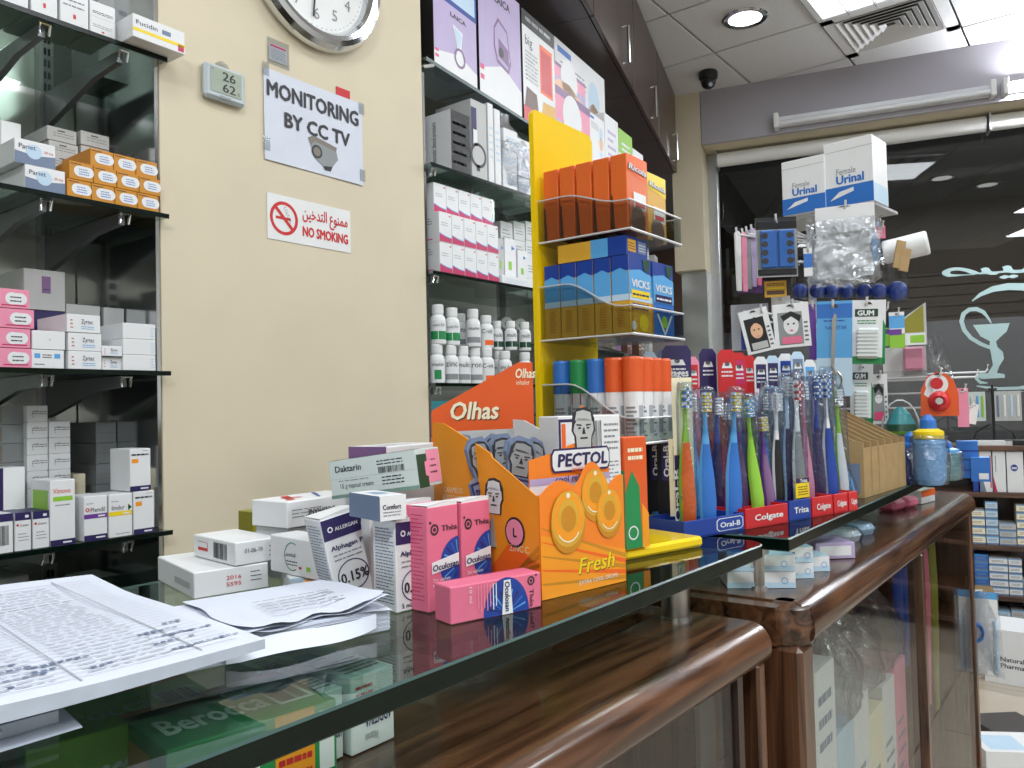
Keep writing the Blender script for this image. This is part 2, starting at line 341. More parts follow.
dcl = MB()
def strip(path, wid):
    P = [Vector(p) for p in wpts(path)]; vs = []; q = .0032
    for i, p in enumerate(P):
        t = (P[min(i+1, len(P)-1)]-P[max(i-1, 0)]).normalized(); n = Vector((-t.y, t.x)); ww = wid[i]*q
        vs += [(p.x+n.x*ww, .287, p.y+n.y*ww), (p.x-n.x*ww, .287, p.y-n.y*ww)]
    dcl.add(vs, [(2*i, 2*i+1, 2*i+3, 2*i+2) for i in range(len(P)-1)], 'decal')
cup = [(820, 180), (967, 172), (955, 205), (925, 232), (912, 246), (918, 268), (940, 288), (944, 315), (925, 345), (915, 372), (946, 376), (948, 391), (850, 396), (848, 384), (880, 372), (900, 340), (893, 300), (886, 262), (888, 245), (850, 225)]
dcl.prism(wpts(cup), .286, .288, 'decal')
strip([(893, 172), (880, 150), (862, 128), (835, 116), (805, 118), (782, 135), (774, 165), (785, 200), (812, 232), (850, 255), (892, 272)], [1, 2, 3.6, 4, 4, 4, 3.8, 3.8, 3.6, 3.5, 3])
strip([(885, 375), (850, 378), (834, 395), (850, 410), (878, 412)], [1, 3, 3.4, 3, 1])
strip([(817, 84), (850, 58), (900, 36), (960, 26), (1020, 27), (1090, 45), (1160, 90), (1205, 160), (1220, 240), (1200, 320), (1150, 390), (1080, 425), (1000, 437), (920, 436), (835, 424)], [1, 3.4, 5.5, 6.5, 7, 7.5, 8, 8, 8, 8, 7, 6, 5, 3.5, 1])
dcl.build('decal', win)
lt = MB(); lx0, lz0 = fpt(944, 281, .285); fa = Face(lt, (lx0+1, .287, lz0), (-1, 0, 0), (0, 0, 1)); fa.text('\ufe94\ufef4\ufedf\ufeaa\ufef4\ufebb', 1, .02, .11, 'decal', al='r', bold=.03, fit=.95)
lt.build('lettering', win)
rz0 = 2.865
for nm, a, b in (('roller_blind', .075, 1.66), ('roller_blind', 1.685, 4.2)):
    o = MB().cyl((a, .2, rz0), (b, .2, rz0), .047, 'white_plastic', 20).box((a-.012, .15, rz0-.05), (a, .29, rz0+.055), 'aluminium').build(nm, None, FO, (0, 0, FR), smooth=True)
    tag(o, 'white blind tube under the fascia, ' + ('long piece ending at the metal joint' if a < 1 else 'second piece beyond the metal joint'), 'blind')
for k, (a, b, mt_, lab) in enumerate(((.46, 1.68, 'tube_off', 'unlit white fluorescent tube fitting on the grey fascia'), (1.712, 2.95, 'tube_lit', 'glowing fluorescent tube fitting at the bright end of the fascia'))):
    z_ = 2.985; ft = thing('tube_light', lab, 'wall light', FO+FU*a+Vector((0, 0, z_)), (0, 0, FR))
    L_ = b-a
    MB().box((0, -.04, -.03), (L_, -.0005, .035), 'tube_off', c=.008).box((.03, -.046, .008), (L_-.03, -.04, .03), 'tube_off').build('batten', ft)
    MB().cyl((.03, -.062, -.016), (L_-.03, -.062, -.016), .017, mt_, 12).build('tube', ft, smooth=True)
    for e in (0, L_-.03): MB().box((e, -.085, -.045), (e+.03, -.001, .05), 'white_plastic', c=.005).build('end_cap', ft)
# dark corridor outside the window
cl = bpy.data.lights.new('corridor_fill', 'AREA'); cl.shape = 'RECTANGLE'; cl.size = 3; cl.size_y = .3; cl.energy = 300; cl.color = (1, .9, .8)  # lamp added to lift the dark view through the window
co_ = bpy.data.objects.new('corridor_fill', cl); COL.objects.link(co_); co_.location = FO+FU*2.2+FN*2.2+Vector((0, 0, 3.08)); co_.rotation_euler = (0, 0, FR)
struct(MB().box((-2, 3.4, 0), (9, 3.5, 3.4), 'corridor_wall').build('wall_outside', None, FO, (0, 0, FR)))
struct(MB().box((-2, .4, 3.1), (9, 3.4, 3.2), 'corridor_ceiling').build('ceiling_outside', None, FO, (0, 0, FR)))
struct(MB().box((-2, 3.3, 0), (9, 3.36, 1.95), 'corridor_low').build('wall_outside_dado', None, FO, (0, 0, FR)))
sh = MB()
for k in range(24): sh.box((.2, 3.37, .1+.1*k), (5, 3.4, .19+.1*k), 'corridor_wall')
struct(sh.build('wall_outside_shutter', None, FO, (0, 0, FR)))
# overhead cabinets along the far shop wall
cb0 = None
for k, (a, b, ht, col) in enumerate(((.0, .72, .167, 1), (.72, 1.455, .99, 1), (1.455, 2.3, 1.74, 1), (2.3, 3.3, 2.6, 1))):
    zb = 2.74; cbt = thing('overhead_cabinet', 'dark brown overhead cabinet with a chrome pull, ' + ('last one before the beige pillar', 'second from the beige pillar', 'third from the beige pillar', 'fourth from the beige pillar')[k], 'cabinet', RO-RU*b+Vector((0, 0, zb)), (0, 0, RR), 'overhead cabinets')
    wd = b-a-.003
    MB().box((0, .02, 0), (wd, .43, .53), 'dark_laminate').build('body', cbt)
    dr = MB().box((.003, 0, .003), (wd-.003, .018, .527), 'cabinet_wood', c=.002).build('door', cbt)
    hx = b-ht
    MB().tube([(hx, 0, .0), (hx, -.028, .0), (hx, -.028, .17), (hx, 0, .17)], .007, 'chrome', 8).build('handle', dr, (0, 0, .04))
# ------------------------------------------------------------------ wall shelving
YF = 1.475
LZ = [1.924, 1.612, 1.303, .994, .685]
def unit(name, label, x0, x1, zs, uprights, arm_x, zt=3.1):
    u = thing(name, label, 'shelving', (0, 0, 0))
    MB().box((x0, 1.84, .05), (x1, 1.86, zt), 'mirror_back').build('back_panel', u)
    for a in uprights: MB().box((a, 1.503, .05), (a+.008, 1.835, zt), 'chrome').build('upright', u)
    for a in arm_x:
        s_ = MB().box((a-.014, 1.815, .05), (a+.014, 1.839, zt), 'aluminium')
        for q in range(60):
            s_.box((a-.006, 1.8135, .7+q*.026), (a-.001, 1.815, .715+q*.026), 'black_plastic').box((a+.002, 1.8135, .7+q*.026), (a+.007, 1.815, .715+q*.026), 'black_plastic')
        s_.build('slotted_rail', u)
    for i, z in enumerate(zs):
        g = MB().box((x0+.002, YF+.002, z-.008), (x1-.002, 1.81, z), 'glass_shelf'); g.box((x0, YF, z-.0085), (x1, YF+.003, z+.0003), 'glass_edge'); g.build('glass_shelf', u)
        for a in arm_x:
            b = MB(); b.prism([(1.5, z-.03), (1.5, z-.0095), (1.815, z-.0095), (1.815, z-.085), (1.77, z-.075), (1.6, z-.035)], a-.006, a+.006, 'bracket_metal', axis='x')
            b.tube([(a-.008, 1.49, z-.03), (a-.008, 1.485, z-.012), (a+.008, 1.485, z-.012), (a+.008, 1.49, z-.03)], .003, 'chrome', 6)
            b.build('bracket', u)
    return u
unit('display_shelving', 'glass wall shelving with chrome edge post, full of medicine cartons, before the beige wall', -.5, .842, LZ, (.829,), (.62, .76))
MZ = [1.893, 1.595, 1.288, .98]
unit('display_shelving', 'wall shelving with glass shelves beyond the beige wall, holding bottles and cartons', 1.603, 2.34, MZ, (1.603,), (1.624,), 2.15)
ts = thing('corner_shelf', 'topmost glass shelf under the overhead cabinets carrying the big boxed appliances', 'shelf', (1.604, 1.489, 2.189), (0, 0, radians(7.8)))
MB().box((0, 0, -.01), (1.0, .3, 0), 'glass_shelf').box((-.001, -.003, -.0105), (1.0, 0, .0005), 'glass_edge_pale').build('glass_shelf', ts)
MB().tube([(.0, .28, -.02), (.01, .01, -.02), (.03, -.004, -.012)], .007, 'chrome', 8).build('support_rail', ts)
# ================================================================== COUNTERS
def slab_profile(d, t, r, n=6):
    """Front-rounded worktop section in (y, z): y from 0 (front) to d, z from -t to 0."""
    pts = [(d, -t), (d, 0)]
    pts += [(r-r*sin(radians(90*i/n)), -r+r*cos(radians(90*i/n))) for i in range(n+1)]
    rb = min(.012, t-r-.001)
    pts += [(rb-rb*cos(radians(90*i/3)), -t+rb-rb*sin(radians(90*i/3))) for i in range(4)]
    return pts
Z1 = .968; Y1 = -2.2
def c1p(x, y, z): return Vector((x*cos(radians(Y1))-y*sin(radians(Y1)), x*sin(radians(Y1))+y*cos(radians(Y1)), z))
c1 = thing('shop_counter', 'dark wood display counter with rounded front edge under the near glass top', 'counter', (0, 0, 0), (0, 0, radians(Y1)))
yf = .352
X0, X1 = -.5, .872
mb = MB(); mb.prism([(y+yf, z+Z1) for y, z in slab_profile(.055, .042, .024)], X0, X1, 'counter_wood', axis='x'); mb.build('front_edge', c1, smooth=True)
mb = MB(); mb.box((X0, yf+.055, Z1-.042), (.66, .95, Z1), 'counter_wood').box((.83, yf+.055, Z1-.042), (X1, .95, Z1), 'counter_wood').box((.66, yf+.055, Z1-.042), (.83, .475, Z1), 'counter_wood').box((.66, .5, Z1-.042), (.83, .95, Z1), 'counter_wood').box((.66, .475, Z1-.042), (.83, .5, Z1-.012), 'dark_laminate')
mb.build('worktop', c1)
mb = MB()
mb.box((X1-.02, yf+.008, .1), (X1, .95, Z1-.042), 'counter_wood_upright', c=.003).box((X1-.075, yf+.008, .1), (X1-.062, yf+.03, Z1-.042), 'dark_laminate').box((X0, .93, .1), (X1-.02, .95, Z1-.042), 'cabinet_inside').box((X0, yf+.02, .06), (X1, .95, .1), 'counter_wood').box((X0, yf+.03, .52), (X1-.02, .93, .53), 'cabinet_inside')
mb.box((X0-.02, yf+.008, .1), (X0, .95, Z1-.042), 'counter_wood_upright').box((X0, yf+.06, 0), (X1, .93, .06), 'dark_laminate')
mb.build('cabinet_body', c1)
MB().box((X1-.06, yf+.06, .1), (X1-.022, yf+.066, Z1-.043), 'aluminium').build('back_strip', c1)
MB().box((X0, yf+.012, .1), (X1-.076, yf+.017, Z1-.043), 'pane').build('front_pane', c1)
# counter 2
Z2 = .978; c2 = thing('shop_counter', 'dark wood display counter with glazed front panes under the far glass top with the toothbrushes', 'counter')
A2, B2, yf2 = .925, 2.25, .292
mb = MB(); mb.prism([(y+yf2, z+Z2) for y, z in slab_profile(.06, .046, .026)], A2+.03, B2, 'counter_wood', axis='x'); mb.box((A2+.03, yf2+.06, Z2-.046), (B2, .95, Z2), 'counter_wood')
mb.loft([(Z2-.046, .03, .03, 0), (Z2-.02, .034, .034, 0), (Z2-.006, .029, .029, 0), (Z2, .012, .012, 0)], 'counter_wood', Matrix.Translation((A2+.036, yf2+.035, 0)), 18)
mb.box((A2, yf2+.035, Z2-.046), (A2+.04, .95, Z2-.002), 'counter_wood')
mb.box((1.3, .47, Z2), (1.38, .5, Z2+.0006), 'dark_laminate').box((2.05, .42, Z2), (2.15, .46, Z2+.0006), 'dark_laminate')
mb.build('worktop', c2, smooth=True)
mb = MB(); mb.box((A2+.004, yf2+.008, .06), (A2+.05, .95, Z2-.046), 'counter_wood_upright', c=.006)
mb.box((B2-.03, yf2+.008, .06), (B2, .95, Z2-.046), 'counter_wood_upright', c=.003).box((A2+.05, .93, .1), (B2-.03, .95, Z2-.046), 'white_plastic').box((A2, yf2+.01, .06), (B2, .95, .12), 'counter_wood').box((A2+.02, yf2+.06, 0), (B2-.02, .93, .06), 'dark_laminate')
mb.build('cabinet_body', c2)
MB().box((1.605, yf2+.004, .12), (1.625, yf2+.03, Z2-.046), 'counter_wood_upright', c=.002).build('mullion', c2)
for a, b in ((A2+.051, 1.604), (1.626, B2-.031)): MB().box((a, yf2+.012, .121), (b, yf2+.017, Z2-.047), 'pane').build('front_pane', c2)
for z in (.40,): MB().box((A2+.052, yf2+.03, z), (1.6, .92, z+.008), 'glass_shelf').build('glass_shelf', c2)
# raised glass tops on steel posts
def glass_top(label, x0, x1, y0, y1, rz, posts, zb, zt=1.05, th=.016, loc=(0, 0, 0)):
    g = thing('glass_counter_top', label, 'glass top', loc, (0, 0, radians(rz)))
    r = .028; pts = [(x1, y1), (x0, y1), (x0, y0)]+[(x1-r+r*sin(radians(15*i)), y0+r-r*cos(radians(15*i))) for i in range(7)]
    n = len(pts); mb = MB(); c = .0015
    inn = [(x+(-c if x > (x0+x1)/2 else c), y+(-c if y > (y0+y1)/2 else c)) for x, y in pts]
    vs = [(x, y, zt-th) for x, y in inn]+[(x, y, zt-th+c) for x, y in pts]+[(x, y, zt-c) for x, y in pts]+[(x, y, zt) for x, y in inn]
    mb.add(vs, [list(range(n-1, -1, -1)), list(range(3*n, 4*n))], 'glass_top')
    for k, mm in ((0, 'glass_edge_pale'), (1, 'glass_edge'), (2, 'glass_edge_pale')): mb.add(vs, [(k*n+i, k*n+(i+1) % n, (k+1)*n+(i+1) % n, (k+1)*n+i) for i in range(n)], mm)
    mb.build('glass_sheet', g)
    for x, y in posts:
        p = MB().lathe([(.0165, 0), (.0165, zt-th-zb)], 'brushed_steel', n=20); p.lathe([(.018, 0), (.018, .003)], 'chrome', n=20); p.lathe([(.012, zt-th-zb), (.012, zt-th-zb)], 'chrome', n=12)
        p.build('post', g, (x, y, zb), smooth=True)
    return g
def inv(p, a): c, s = cos(radians(-a)), sin(radians(-a)); return (p.x*c-p.y*s, p.x*s+p.y*c)
pA = inv(onZ(676, 618, Z1), -1.9)
glass_top('near raised glass top with dark green edge carrying the open register and drug cartons', -.45, .925, .366, .86, -1.9, [pA, (.78, .80), (-.14, .44), (-.14, .80)], Z1)
pB = inv(onZ(757, 586, Z2), 0)
glass_top('far raised glass top carrying the toothbrush trays and the hook stand', .968, 2.17, .323, .86, 0, [pB, (1.04, .80), (1.95, .40), (1.95, .80)], Z2)
GZ = 1.05
# ================================================================== CARTONS ON THE SHELVING BEFORE THE BEIGE WALL
def span(x0, x1, yt, yb, Y):
    ym = (yt+yb)/2; a = onY(x0, ym, Y).x; b = onY(x1, ym, Y).x; xm = (x0+x1)/2
    return a, b, onY(xm, yt, Y).z, onY(xm, yb, Y).z
def sbox(name, label, x0, x1, yt, yb, Y, depth, zb, body='white_card', art=None, group=None, flap=None):
    a, b, zt, _ = span(x0, x1, yt, yb, Y)
    return carton(name, label, (b-a-.0015, depth, max(.008, zt-zb)), (a, Y, zb), 0, body, art, group, flap=flap)
def a_plain(c='grey_ink', n=3, band=None):
    def f(F, L, T, R):
        F.lines(.14, .3, .8, .75, n, c, .3)
        if band: F.rect(0, .0, 1, .16, band)
    return f
def a_title(t, c='navy', sub=2, band=None, bc=None, by=(.5, .62)):
    def f(F, L, T, R):
        if band: F.rect(0, by[0], 1, by[1], band)
        F.text(t, .1, .72, F.h*.11, c, fit=F.w*.7); F.lines(.1, .3, .8, .46, sub, 'grey_ink', .3)
        if bc: F.rect(0, 0, 1, .12, bc); F.rect(.45, .045, .85, .075, 'white_card', 2)
        L.lines(.2, .2, .8, .8, 6, 'grey_ink', .25)
    return f
# --- top shelf
Z = LZ[0]+.0006
def a_top(F, L, T, R):
    F.lines(.1, .62, .9, .72, 2, 'ink', .4).rect(0, .52, 1, .526, 'mid_grey').lines(.1, .2, .85, .32, 2, 'grey_ink', .3).rect(.45, .08, .55, .13, 'red')
for k, (x0, x1) in enumerate(((-26, 1), (2, 29), (31, 58))):
    sbox('tall_carton', 'tall white medicine carton standing on the top glass shelf, ' + ('third', 'second', 'first')[k] + ' before the two stacked ones', x0, x1, -78, 20, 1.48, .12, Z, 'white_card', a_top, 'tall white cartons on the top glass shelf')
for k, (x0, x1, yt) in enumerate(((60, 89, -60), (90, 116, 4))):
    sbox('tall_carton', 'white line-printed carton on the top glass shelf, ' + ('the taller one', 'the shorter one beside the flat yellow-striped box')[k], x0, x1, yt, 34, 1.48, .10, Z, 'white_card', a_top)
def a_ystripe(F, L, T, R):
    F.rect(0, .28, 1, .42, 'yellow').text('Fucidin', .06, .58, F.h*.2, 'navy', fit=F.w*.4).rect(.55, .55, .72, .75, 'slate').rect(.86, .08, .98, .38, 'magenta')
carton('flat_carton', 'flat white carton with a yellow stripe jutting over the end of the top glass shelf', (.105, .062, .044), (onY(133, 38, 1.437).x, 1.437, Z), 1, 'white_card', a_ystripe)
for k in range(2):
    sbox('grey_carton', 'shaded white carton at the back of the top glass shelf, ' + ('next to the chrome post', 'second from the chrome post')[k], (117, 98)[k], (134, 115)[k], -30, 40, 1.66, .12, Z, 'grey_card', a_plain())  # white cartons, back-of-shelf shade put into the grey body colour
# --- second shelf: grey stacks, mustard cartons, slate cartons
Z = LZ[1]+.0006
def a_drawer(F, L, T, R): F.lines(.2, .3, .9, .7, 2, 'mid_grey', .35).rect(.35, .72, .6, .8, 'ink')
def column(label, x0, x1, Y, depth, zb, h, n, body, art, group, name='small_carton', ref_y=None, jig=.0):
    a = onY(x0, ref_y, Y).x; b = onY(x1, ref_y, Y).x; first = None; R = random.Random(x0)
    for k in range(n):
        lab = f'{label}, {ORD[k+1]} from the bottom'
        loc = (a+R.uniform(-jig, jig), Y+R.uniform(-jig, jig), zb+k*(h+.0004))
        if first is None: first = carton(name, lab, (b-a-.001, depth, h), loc, 0, body, art, group)
        else: copy_box(first, loc, lab)
    return first
g = 'shade-greyed white cartons stacked at the back of the second shelf'  # shade on these back stacks is painted in as grey card
column('shade-greyed white flat carton in the stack over the slate boxes', 48, 78, 1.60, .16, Z, .0265, 6, 'grey_card', a_drawer, g, ref_y=128, jig=.002)
column('shade-greyed white flat carton in the stack over the mustard boxes', 81, 110, 1.60, .16, Z, .0275, 6, 'grey_card', a_drawer, g, ref_y=128, jig=.002)
column('shade-greyed white flat carton in the stack by the chrome post', 119, 137, 1.64, .14, Z, .0265, 6, 'grey_card', a_drawer, g, ref_y=135, jig=.002)
column('narrow shade-greyed white carton beside the chrome post', 138, 151, 1.64, .14, Z, .0265, 5, 'grey_card', a_drawer, g, ref_y=135, jig=.001)
sbox('small_carton', 'upright grey-white carton standing behind the slate-fronted boxes', 1, 22, 122, 155, 1.60, .1, Z, 'white_card', a_plain())
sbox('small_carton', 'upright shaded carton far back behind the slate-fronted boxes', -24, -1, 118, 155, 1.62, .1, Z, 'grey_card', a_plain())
def a_slate(F, L, T, R):
    F.poly([(0, 0), (1, 0), (1, .5), (.62, .42), (.5, .3), (.35, .42), (0, .5)], 'slate').ell(.47, .55, F.h*.3, 'pale_blue', 2).text('Pariet', .1, .62, F.h*.2, 'navy', 3).text('20 mg', .72, .58, F.h*.1, 'red', 3)
s_ = sbox('slate_carton', 'white and slate-blue flat carton on the second shelf, lower one', 25, 66, 168, 189, 1.482, .17, Z, 'white_card', a_slate, 'white and slate-blue cartons')
copy_box(s_, (onY(15, 160, 1.482).x, 1.484, Z+s_.dimensions.z+.001), 'white and slate-blue flat carton on the second shelf, upper of two')
def a_must(F, L, T, R):
    F.ell(.58, .5, F.h*.3, 'white_card', 1, asp=1).rect(.42, .2, .8, .8, 'white_card', 1.5).ell(.8, .5, F.h*.3, 'white_card', 1).ell(.42, .5, F.h*.3, 'white_card', 1).lines(.4, .3, .82, .7, 3, 'blue', .35, 2).rect(.05, .85, .5, .9, 'brown')
zz = onY(124, 190, 1.482).z
mx = onY(67, 178, 1.482).x; mw = (.826-mx)/4-.0014; mh = .0325; m0 = None
for r in range(3):
    for c in range(4):
        if r == 2 and c == 0: continue
        loc = (mx+c*(mw+.0012)+(.004 if r == 1 else 0), 1.482+(.004 if r == 2 else 0), Z+r*(mh+.0006))
        lab = 'mustard-yellow carton with oval label, %s row, %s from the slate boxes' % (('bottom', 'middle', 'top')[r], ORD[c+1])
        if m0 is None: m0 = carton('mustard_carton', lab, (mw, .14, mh), loc, 0, 'mustard', a_must, 'mustard-yellow cartons on the second shelf')
        else: copy_box(m0, loc, lab)
# --- third shelf
Z = LZ[2]+.0006
def a_pink(F, L, T, R):
    F.ell(.5, .5, F.h*.32, 'white_card').rect(.45, .2, .72, .8, 'white_card', 1.5).ell(.75, .5, F.h*.3, 'white_card').lines(.45, .3, .76, .7, 2, 'ink', .35, 2).rect(.2, .12, .9, .18, 'magenta')
p0 = None
for k in range(4):
    loc = (onY(0, 345, 1.482).x+(.006, .004, .010, .003)[k]-.012, 1.482, Z+k*.0335)
    lab = 'candy-pink carton on the third shelf, %s of four' % ('lowest', 'second from the bottom', 'third from the bottom', 'topmost')[k]
    if p0 is None: p0 = carton('pink_carton', lab, (onY(28, 345, 1.482).x-onY(0, 345, 1.482).x+.012, .15, .0325), loc, 0, 'candy', a_pink, 'stacked pink cartons')
    else: copy_box(p0, loc, lab)
sbox('white_carton', 'white carton with pale blue marks on the third shelf beside the pink stack', 31, 65, 350, 366, 1.484, .12, Z, 'white_card', lambda F, L, T, R: F.rect(.1, .55, .27, .8, 'sky').rect(.7, .55, .88, .8, 'sky').lines(.34, .55, .62, .8, 2, 'ink', .4).lines(.1, .15, .4, .3, 1, 'grey_ink'))
zt = Z+span(31, 65, 350, 366, 1.484)[2]-Z
sbox('white_carton', 'blank white carton with a creased front lying on the blue-marked one', 32, 66, 331, 348, 1.484, .12, zt+.001, 'white_card', lambda F, L, T, R: F.rect(.5, .5, .56, .56, 'grey_card'))
b_ = sbox('blue_carton', 'dark blue carton under the grey box at the back of the third shelf', 30, 66, 311, 352, 1.62, .17, Z, 'navy', lambda F, L, T, R: F.lines(.25, .6, .8, .85, 2, 'white_card', .4))
sbox('grey_box', 'big pale grey box with a violet label on top of the dark blue carton', 24, 66, 270, 311, 1.62, .17, Z+b_.dimensions.z+.001, 'grey_card', lambda F, L, T, R: F.rect(.42, .42, .64, .84, 'mauve').rect(.46, .5, .6, .52, 'navy', 2))
def a_z(F, L, T, R): F.text('Zyrtec', .42, .5, F.h*.25, 'navy', fit=F.w*.35).lines(.42, .18, .8, .4, 2, 'sky', .35).lines(.1, .2, .18, .8, 3, 'red', .3)
f = column('blue-printed white carton in the stack of three on the third shelf', 68, 102, 1.482, .12, Z, .0325, 3, 'white_card', a_z, 'blue-printed white cartons', 'white_carton', ref_y=345, jig=.002)
f2 = column('plain white carton in the third-shelf stack by the chrome post', 123, 156, 1.482, .12, Z, .0295, 3, 'white_card', lambda F, L, T, R: F.lines(.84, .15, .96, .85, 4, 'pale_blue', .4), 'plain white cartons by the chrome post', 'white_carton', ref_y=350)
s1 = sbox('small_carton', 'little white carton beside the plain white stack, lower of two', 102, 122, 357, 369, 1.49, .08, Z, 'white_card', a_z)
sbox('small_carton', 'little white carton beside the plain white stack, upper of two', 102, 123, 346, 357, 1.482, .08, Z+s1.dimensions.z+.001, 'white_card', a_z)
g = 'grey boxes at the back of the third shelf'
sbox('grey_carton', 'pale grey carton at the back of the third shelf beside the slotted rail', 66, 101, 305, 352, 1.625, .14, Z, 'grey_card', lambda F, L, T, R: F.rect(0, .35, 1, .37, 'mid_grey'), g)
sbox('grey_carton', 'pale grey carton with dark lines at the back of the third shelf', 104, 125, 308, 352, 1.625, .14, Z, 'grey_card', lambda F, L, T, R: F.rect(0, .5, .9, .52, 'ink').rect(0, .44, .9, .455, 'ink'), g)
sbox('black_carton', 'small black carton behind the plain white stack on the third shelf', 142, 153, 317, 352, 1.63, .1, Z, 'black')
# --- fourth shelf
Z = LZ[3]+.0006
def a_navytop(F, L, T, R):
    F.rect(0, .8, 1, 1, 'navy').rect(.62, .86, .85, .93, 'white_card', 2).ell(.16, .68, F.w*.08, 'red').text('Crestor', .3, .64, F.h*.07, 'ink', fit=F.w*.55).lines(.2, .25, .85, .5, 3, 'grey_ink', .25); T.rect(0, 0, 1, 1, 'navy')
f = None
for k, (x0, x1) in enumerate(((33, 50), (15, 32), (-8, 14))):
    sbox('navy_topped_carton', 'small white carton with a navy top, %s from the tall green-sided box' % ORD[k+1], x0, x1, 511+k*1.5, 546+k*2, 1.482, .07, Z, 'white_card', a_navytop if k < 2 else (lambda F, L, T, R: F.rect(0, .8, 1, 1, 'navy').bars(.15, .2, .8, .7)), 'navy-topped cartons on the fourth shelf')
def a_green(F, L, T, R):
    F.text('Vimovo', .12, .8, F.h*.08, 'rust', fit=F.w*.7).rect(.12, .68, .9, .75, 'lime').lines(.2, .6, .8, .64, 1, 'grey_ink').rect(0, 0, 1, .09, 'navy').rect(.5, .03, .85, .055, 'white_card', 2); L.rect(.1, .35, .9, .85, 'lime')
sbox('tall_carton', 'tall white carton with a green side panel on the fourth shelf', 50, 76, 480, 543, 1.482, .075, Z, 'white_card', a_green, flap='top')
def a_az(t, band, tc):
    def f(F, L, T, R):
        F.text(t, .28 if t == 'Plendil' else .12, .64, F.h*.11, tc, fit=F.w*(.62 if t == 'Plendil' else .55)); F.rect(0, .5, 1, .6, band).rect(.6, .53, .9, .565, 'white_card', 2).lines(.1, .82, .4, .86, 1, 'grey_ink')
        if t == 'Plendil': F.ell(.15, .7, F.w*.09, 'red', inner=.5); F.rect(0, 0, 1, .13, 'navy').rect(.5, .05, .9, .085, 'white_card', 2)
        else: F.poly([(.82, .6), (.98, .67), (.82, .76)], 'dark_green'); F.lines(.3, .06, .9, .1, 1, 'grey_ink')
    return f
sbox('white_carton', 'white carton with a purple band and red ring mark on the fourth shelf', 84, 108, 496, 539, 1.482, .075, Z, 'white_card', a_az('Plendil', 'purple', 'ink'), flap='top')
sbox('white_carton', 'white carton with a yellow band and green arrow on the fourth shelf', 109, 133, 494, 537, 1.482, .075, Z, 'white_card', a_az('Imdur', 'yellow', 'ink'), flap='top')
def a_oran(F, L, T, R): F.rect(.1, .66, .4, .76, 'amber').lines(.08, .82, .9, .9, 1, 'ink', .5).rect(0, 0, 1, .12, 'navy').rect(.5, .04, .88, .075, 'white_card', 2).lines(.6, .93, .9, .96, 1, 'grey_ink')
o_ = sbox('white_carton', 'white carton with a small orange patch by the chrome post, lower of two', 133.6, 155, 491, 533, 1.482, .075, Z, 'white_card', a_oran, 'orange-patched white cartons')
copy_box(o_, (onY(130, 480, 1.484).x, 1.484, Z+o_.dimensions.z+.001), 'white carton with a small orange patch by the chrome post, upper of two')
def a_purp(F, L, T, R): F.rect(.36, 0, .46, 1, 'navy').text('5%', .08, .1, F.h*.12, 'ink', rot=90, fit=F.h*.2)
sbox('white_box', 'wide white box with an upright navy stripe behind the navy-topped cartons', -16, 26, 468, 530, 1.56, .06, Z, 'white_card', a_purp)
def a_scr(F, L, T, R): F.lines(.25, .45, .95, .7, 2, 'ink', .3).ell(.45, .45, F.h*.25, 'grey_ink', inner=.9, a0=60, a1=230)
z4 = onY(50, 487, 1.63).z; hh = (onY(50, 435, 1.63).z-onY(50, 451, 1.63).z)
for c, (x0, x1, lab) in enumerate(((27, 48.5, 'first'), (49, 71, 'second'))):
    column('white oblong carton, %s column behind the green-sided box' % lab, x0, x1, 1.625, .16, Z, hh, (8, 7)[c], 'white_card', a_scr, 'oblong cartons piled at the back of the fourth shelf', 'oblong_carton', ref_y=450)
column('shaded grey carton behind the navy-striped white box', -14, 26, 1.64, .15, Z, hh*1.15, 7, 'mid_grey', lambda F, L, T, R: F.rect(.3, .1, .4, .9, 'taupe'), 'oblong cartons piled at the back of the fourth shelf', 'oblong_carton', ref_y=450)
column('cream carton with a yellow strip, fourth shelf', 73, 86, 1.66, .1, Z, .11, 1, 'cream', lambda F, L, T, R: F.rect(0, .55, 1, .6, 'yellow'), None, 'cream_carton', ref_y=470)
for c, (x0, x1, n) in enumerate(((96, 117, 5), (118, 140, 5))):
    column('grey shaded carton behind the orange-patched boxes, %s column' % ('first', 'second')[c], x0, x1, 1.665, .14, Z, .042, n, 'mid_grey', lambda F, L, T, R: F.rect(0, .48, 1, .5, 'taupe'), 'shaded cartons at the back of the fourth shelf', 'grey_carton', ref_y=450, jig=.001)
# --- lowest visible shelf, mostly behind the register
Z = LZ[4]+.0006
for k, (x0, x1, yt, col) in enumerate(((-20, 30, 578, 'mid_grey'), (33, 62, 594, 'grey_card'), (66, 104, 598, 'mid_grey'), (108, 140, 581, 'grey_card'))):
    sbox('grey_carton', 'shaded carton on the lowest shelf behind the open register, %s before the chrome post' % ORD[4-k], x0, x1, yt, 640, 1.56, .18, Z, col, a_plain('taupe', 2), 'cartons on the lowest shelf')
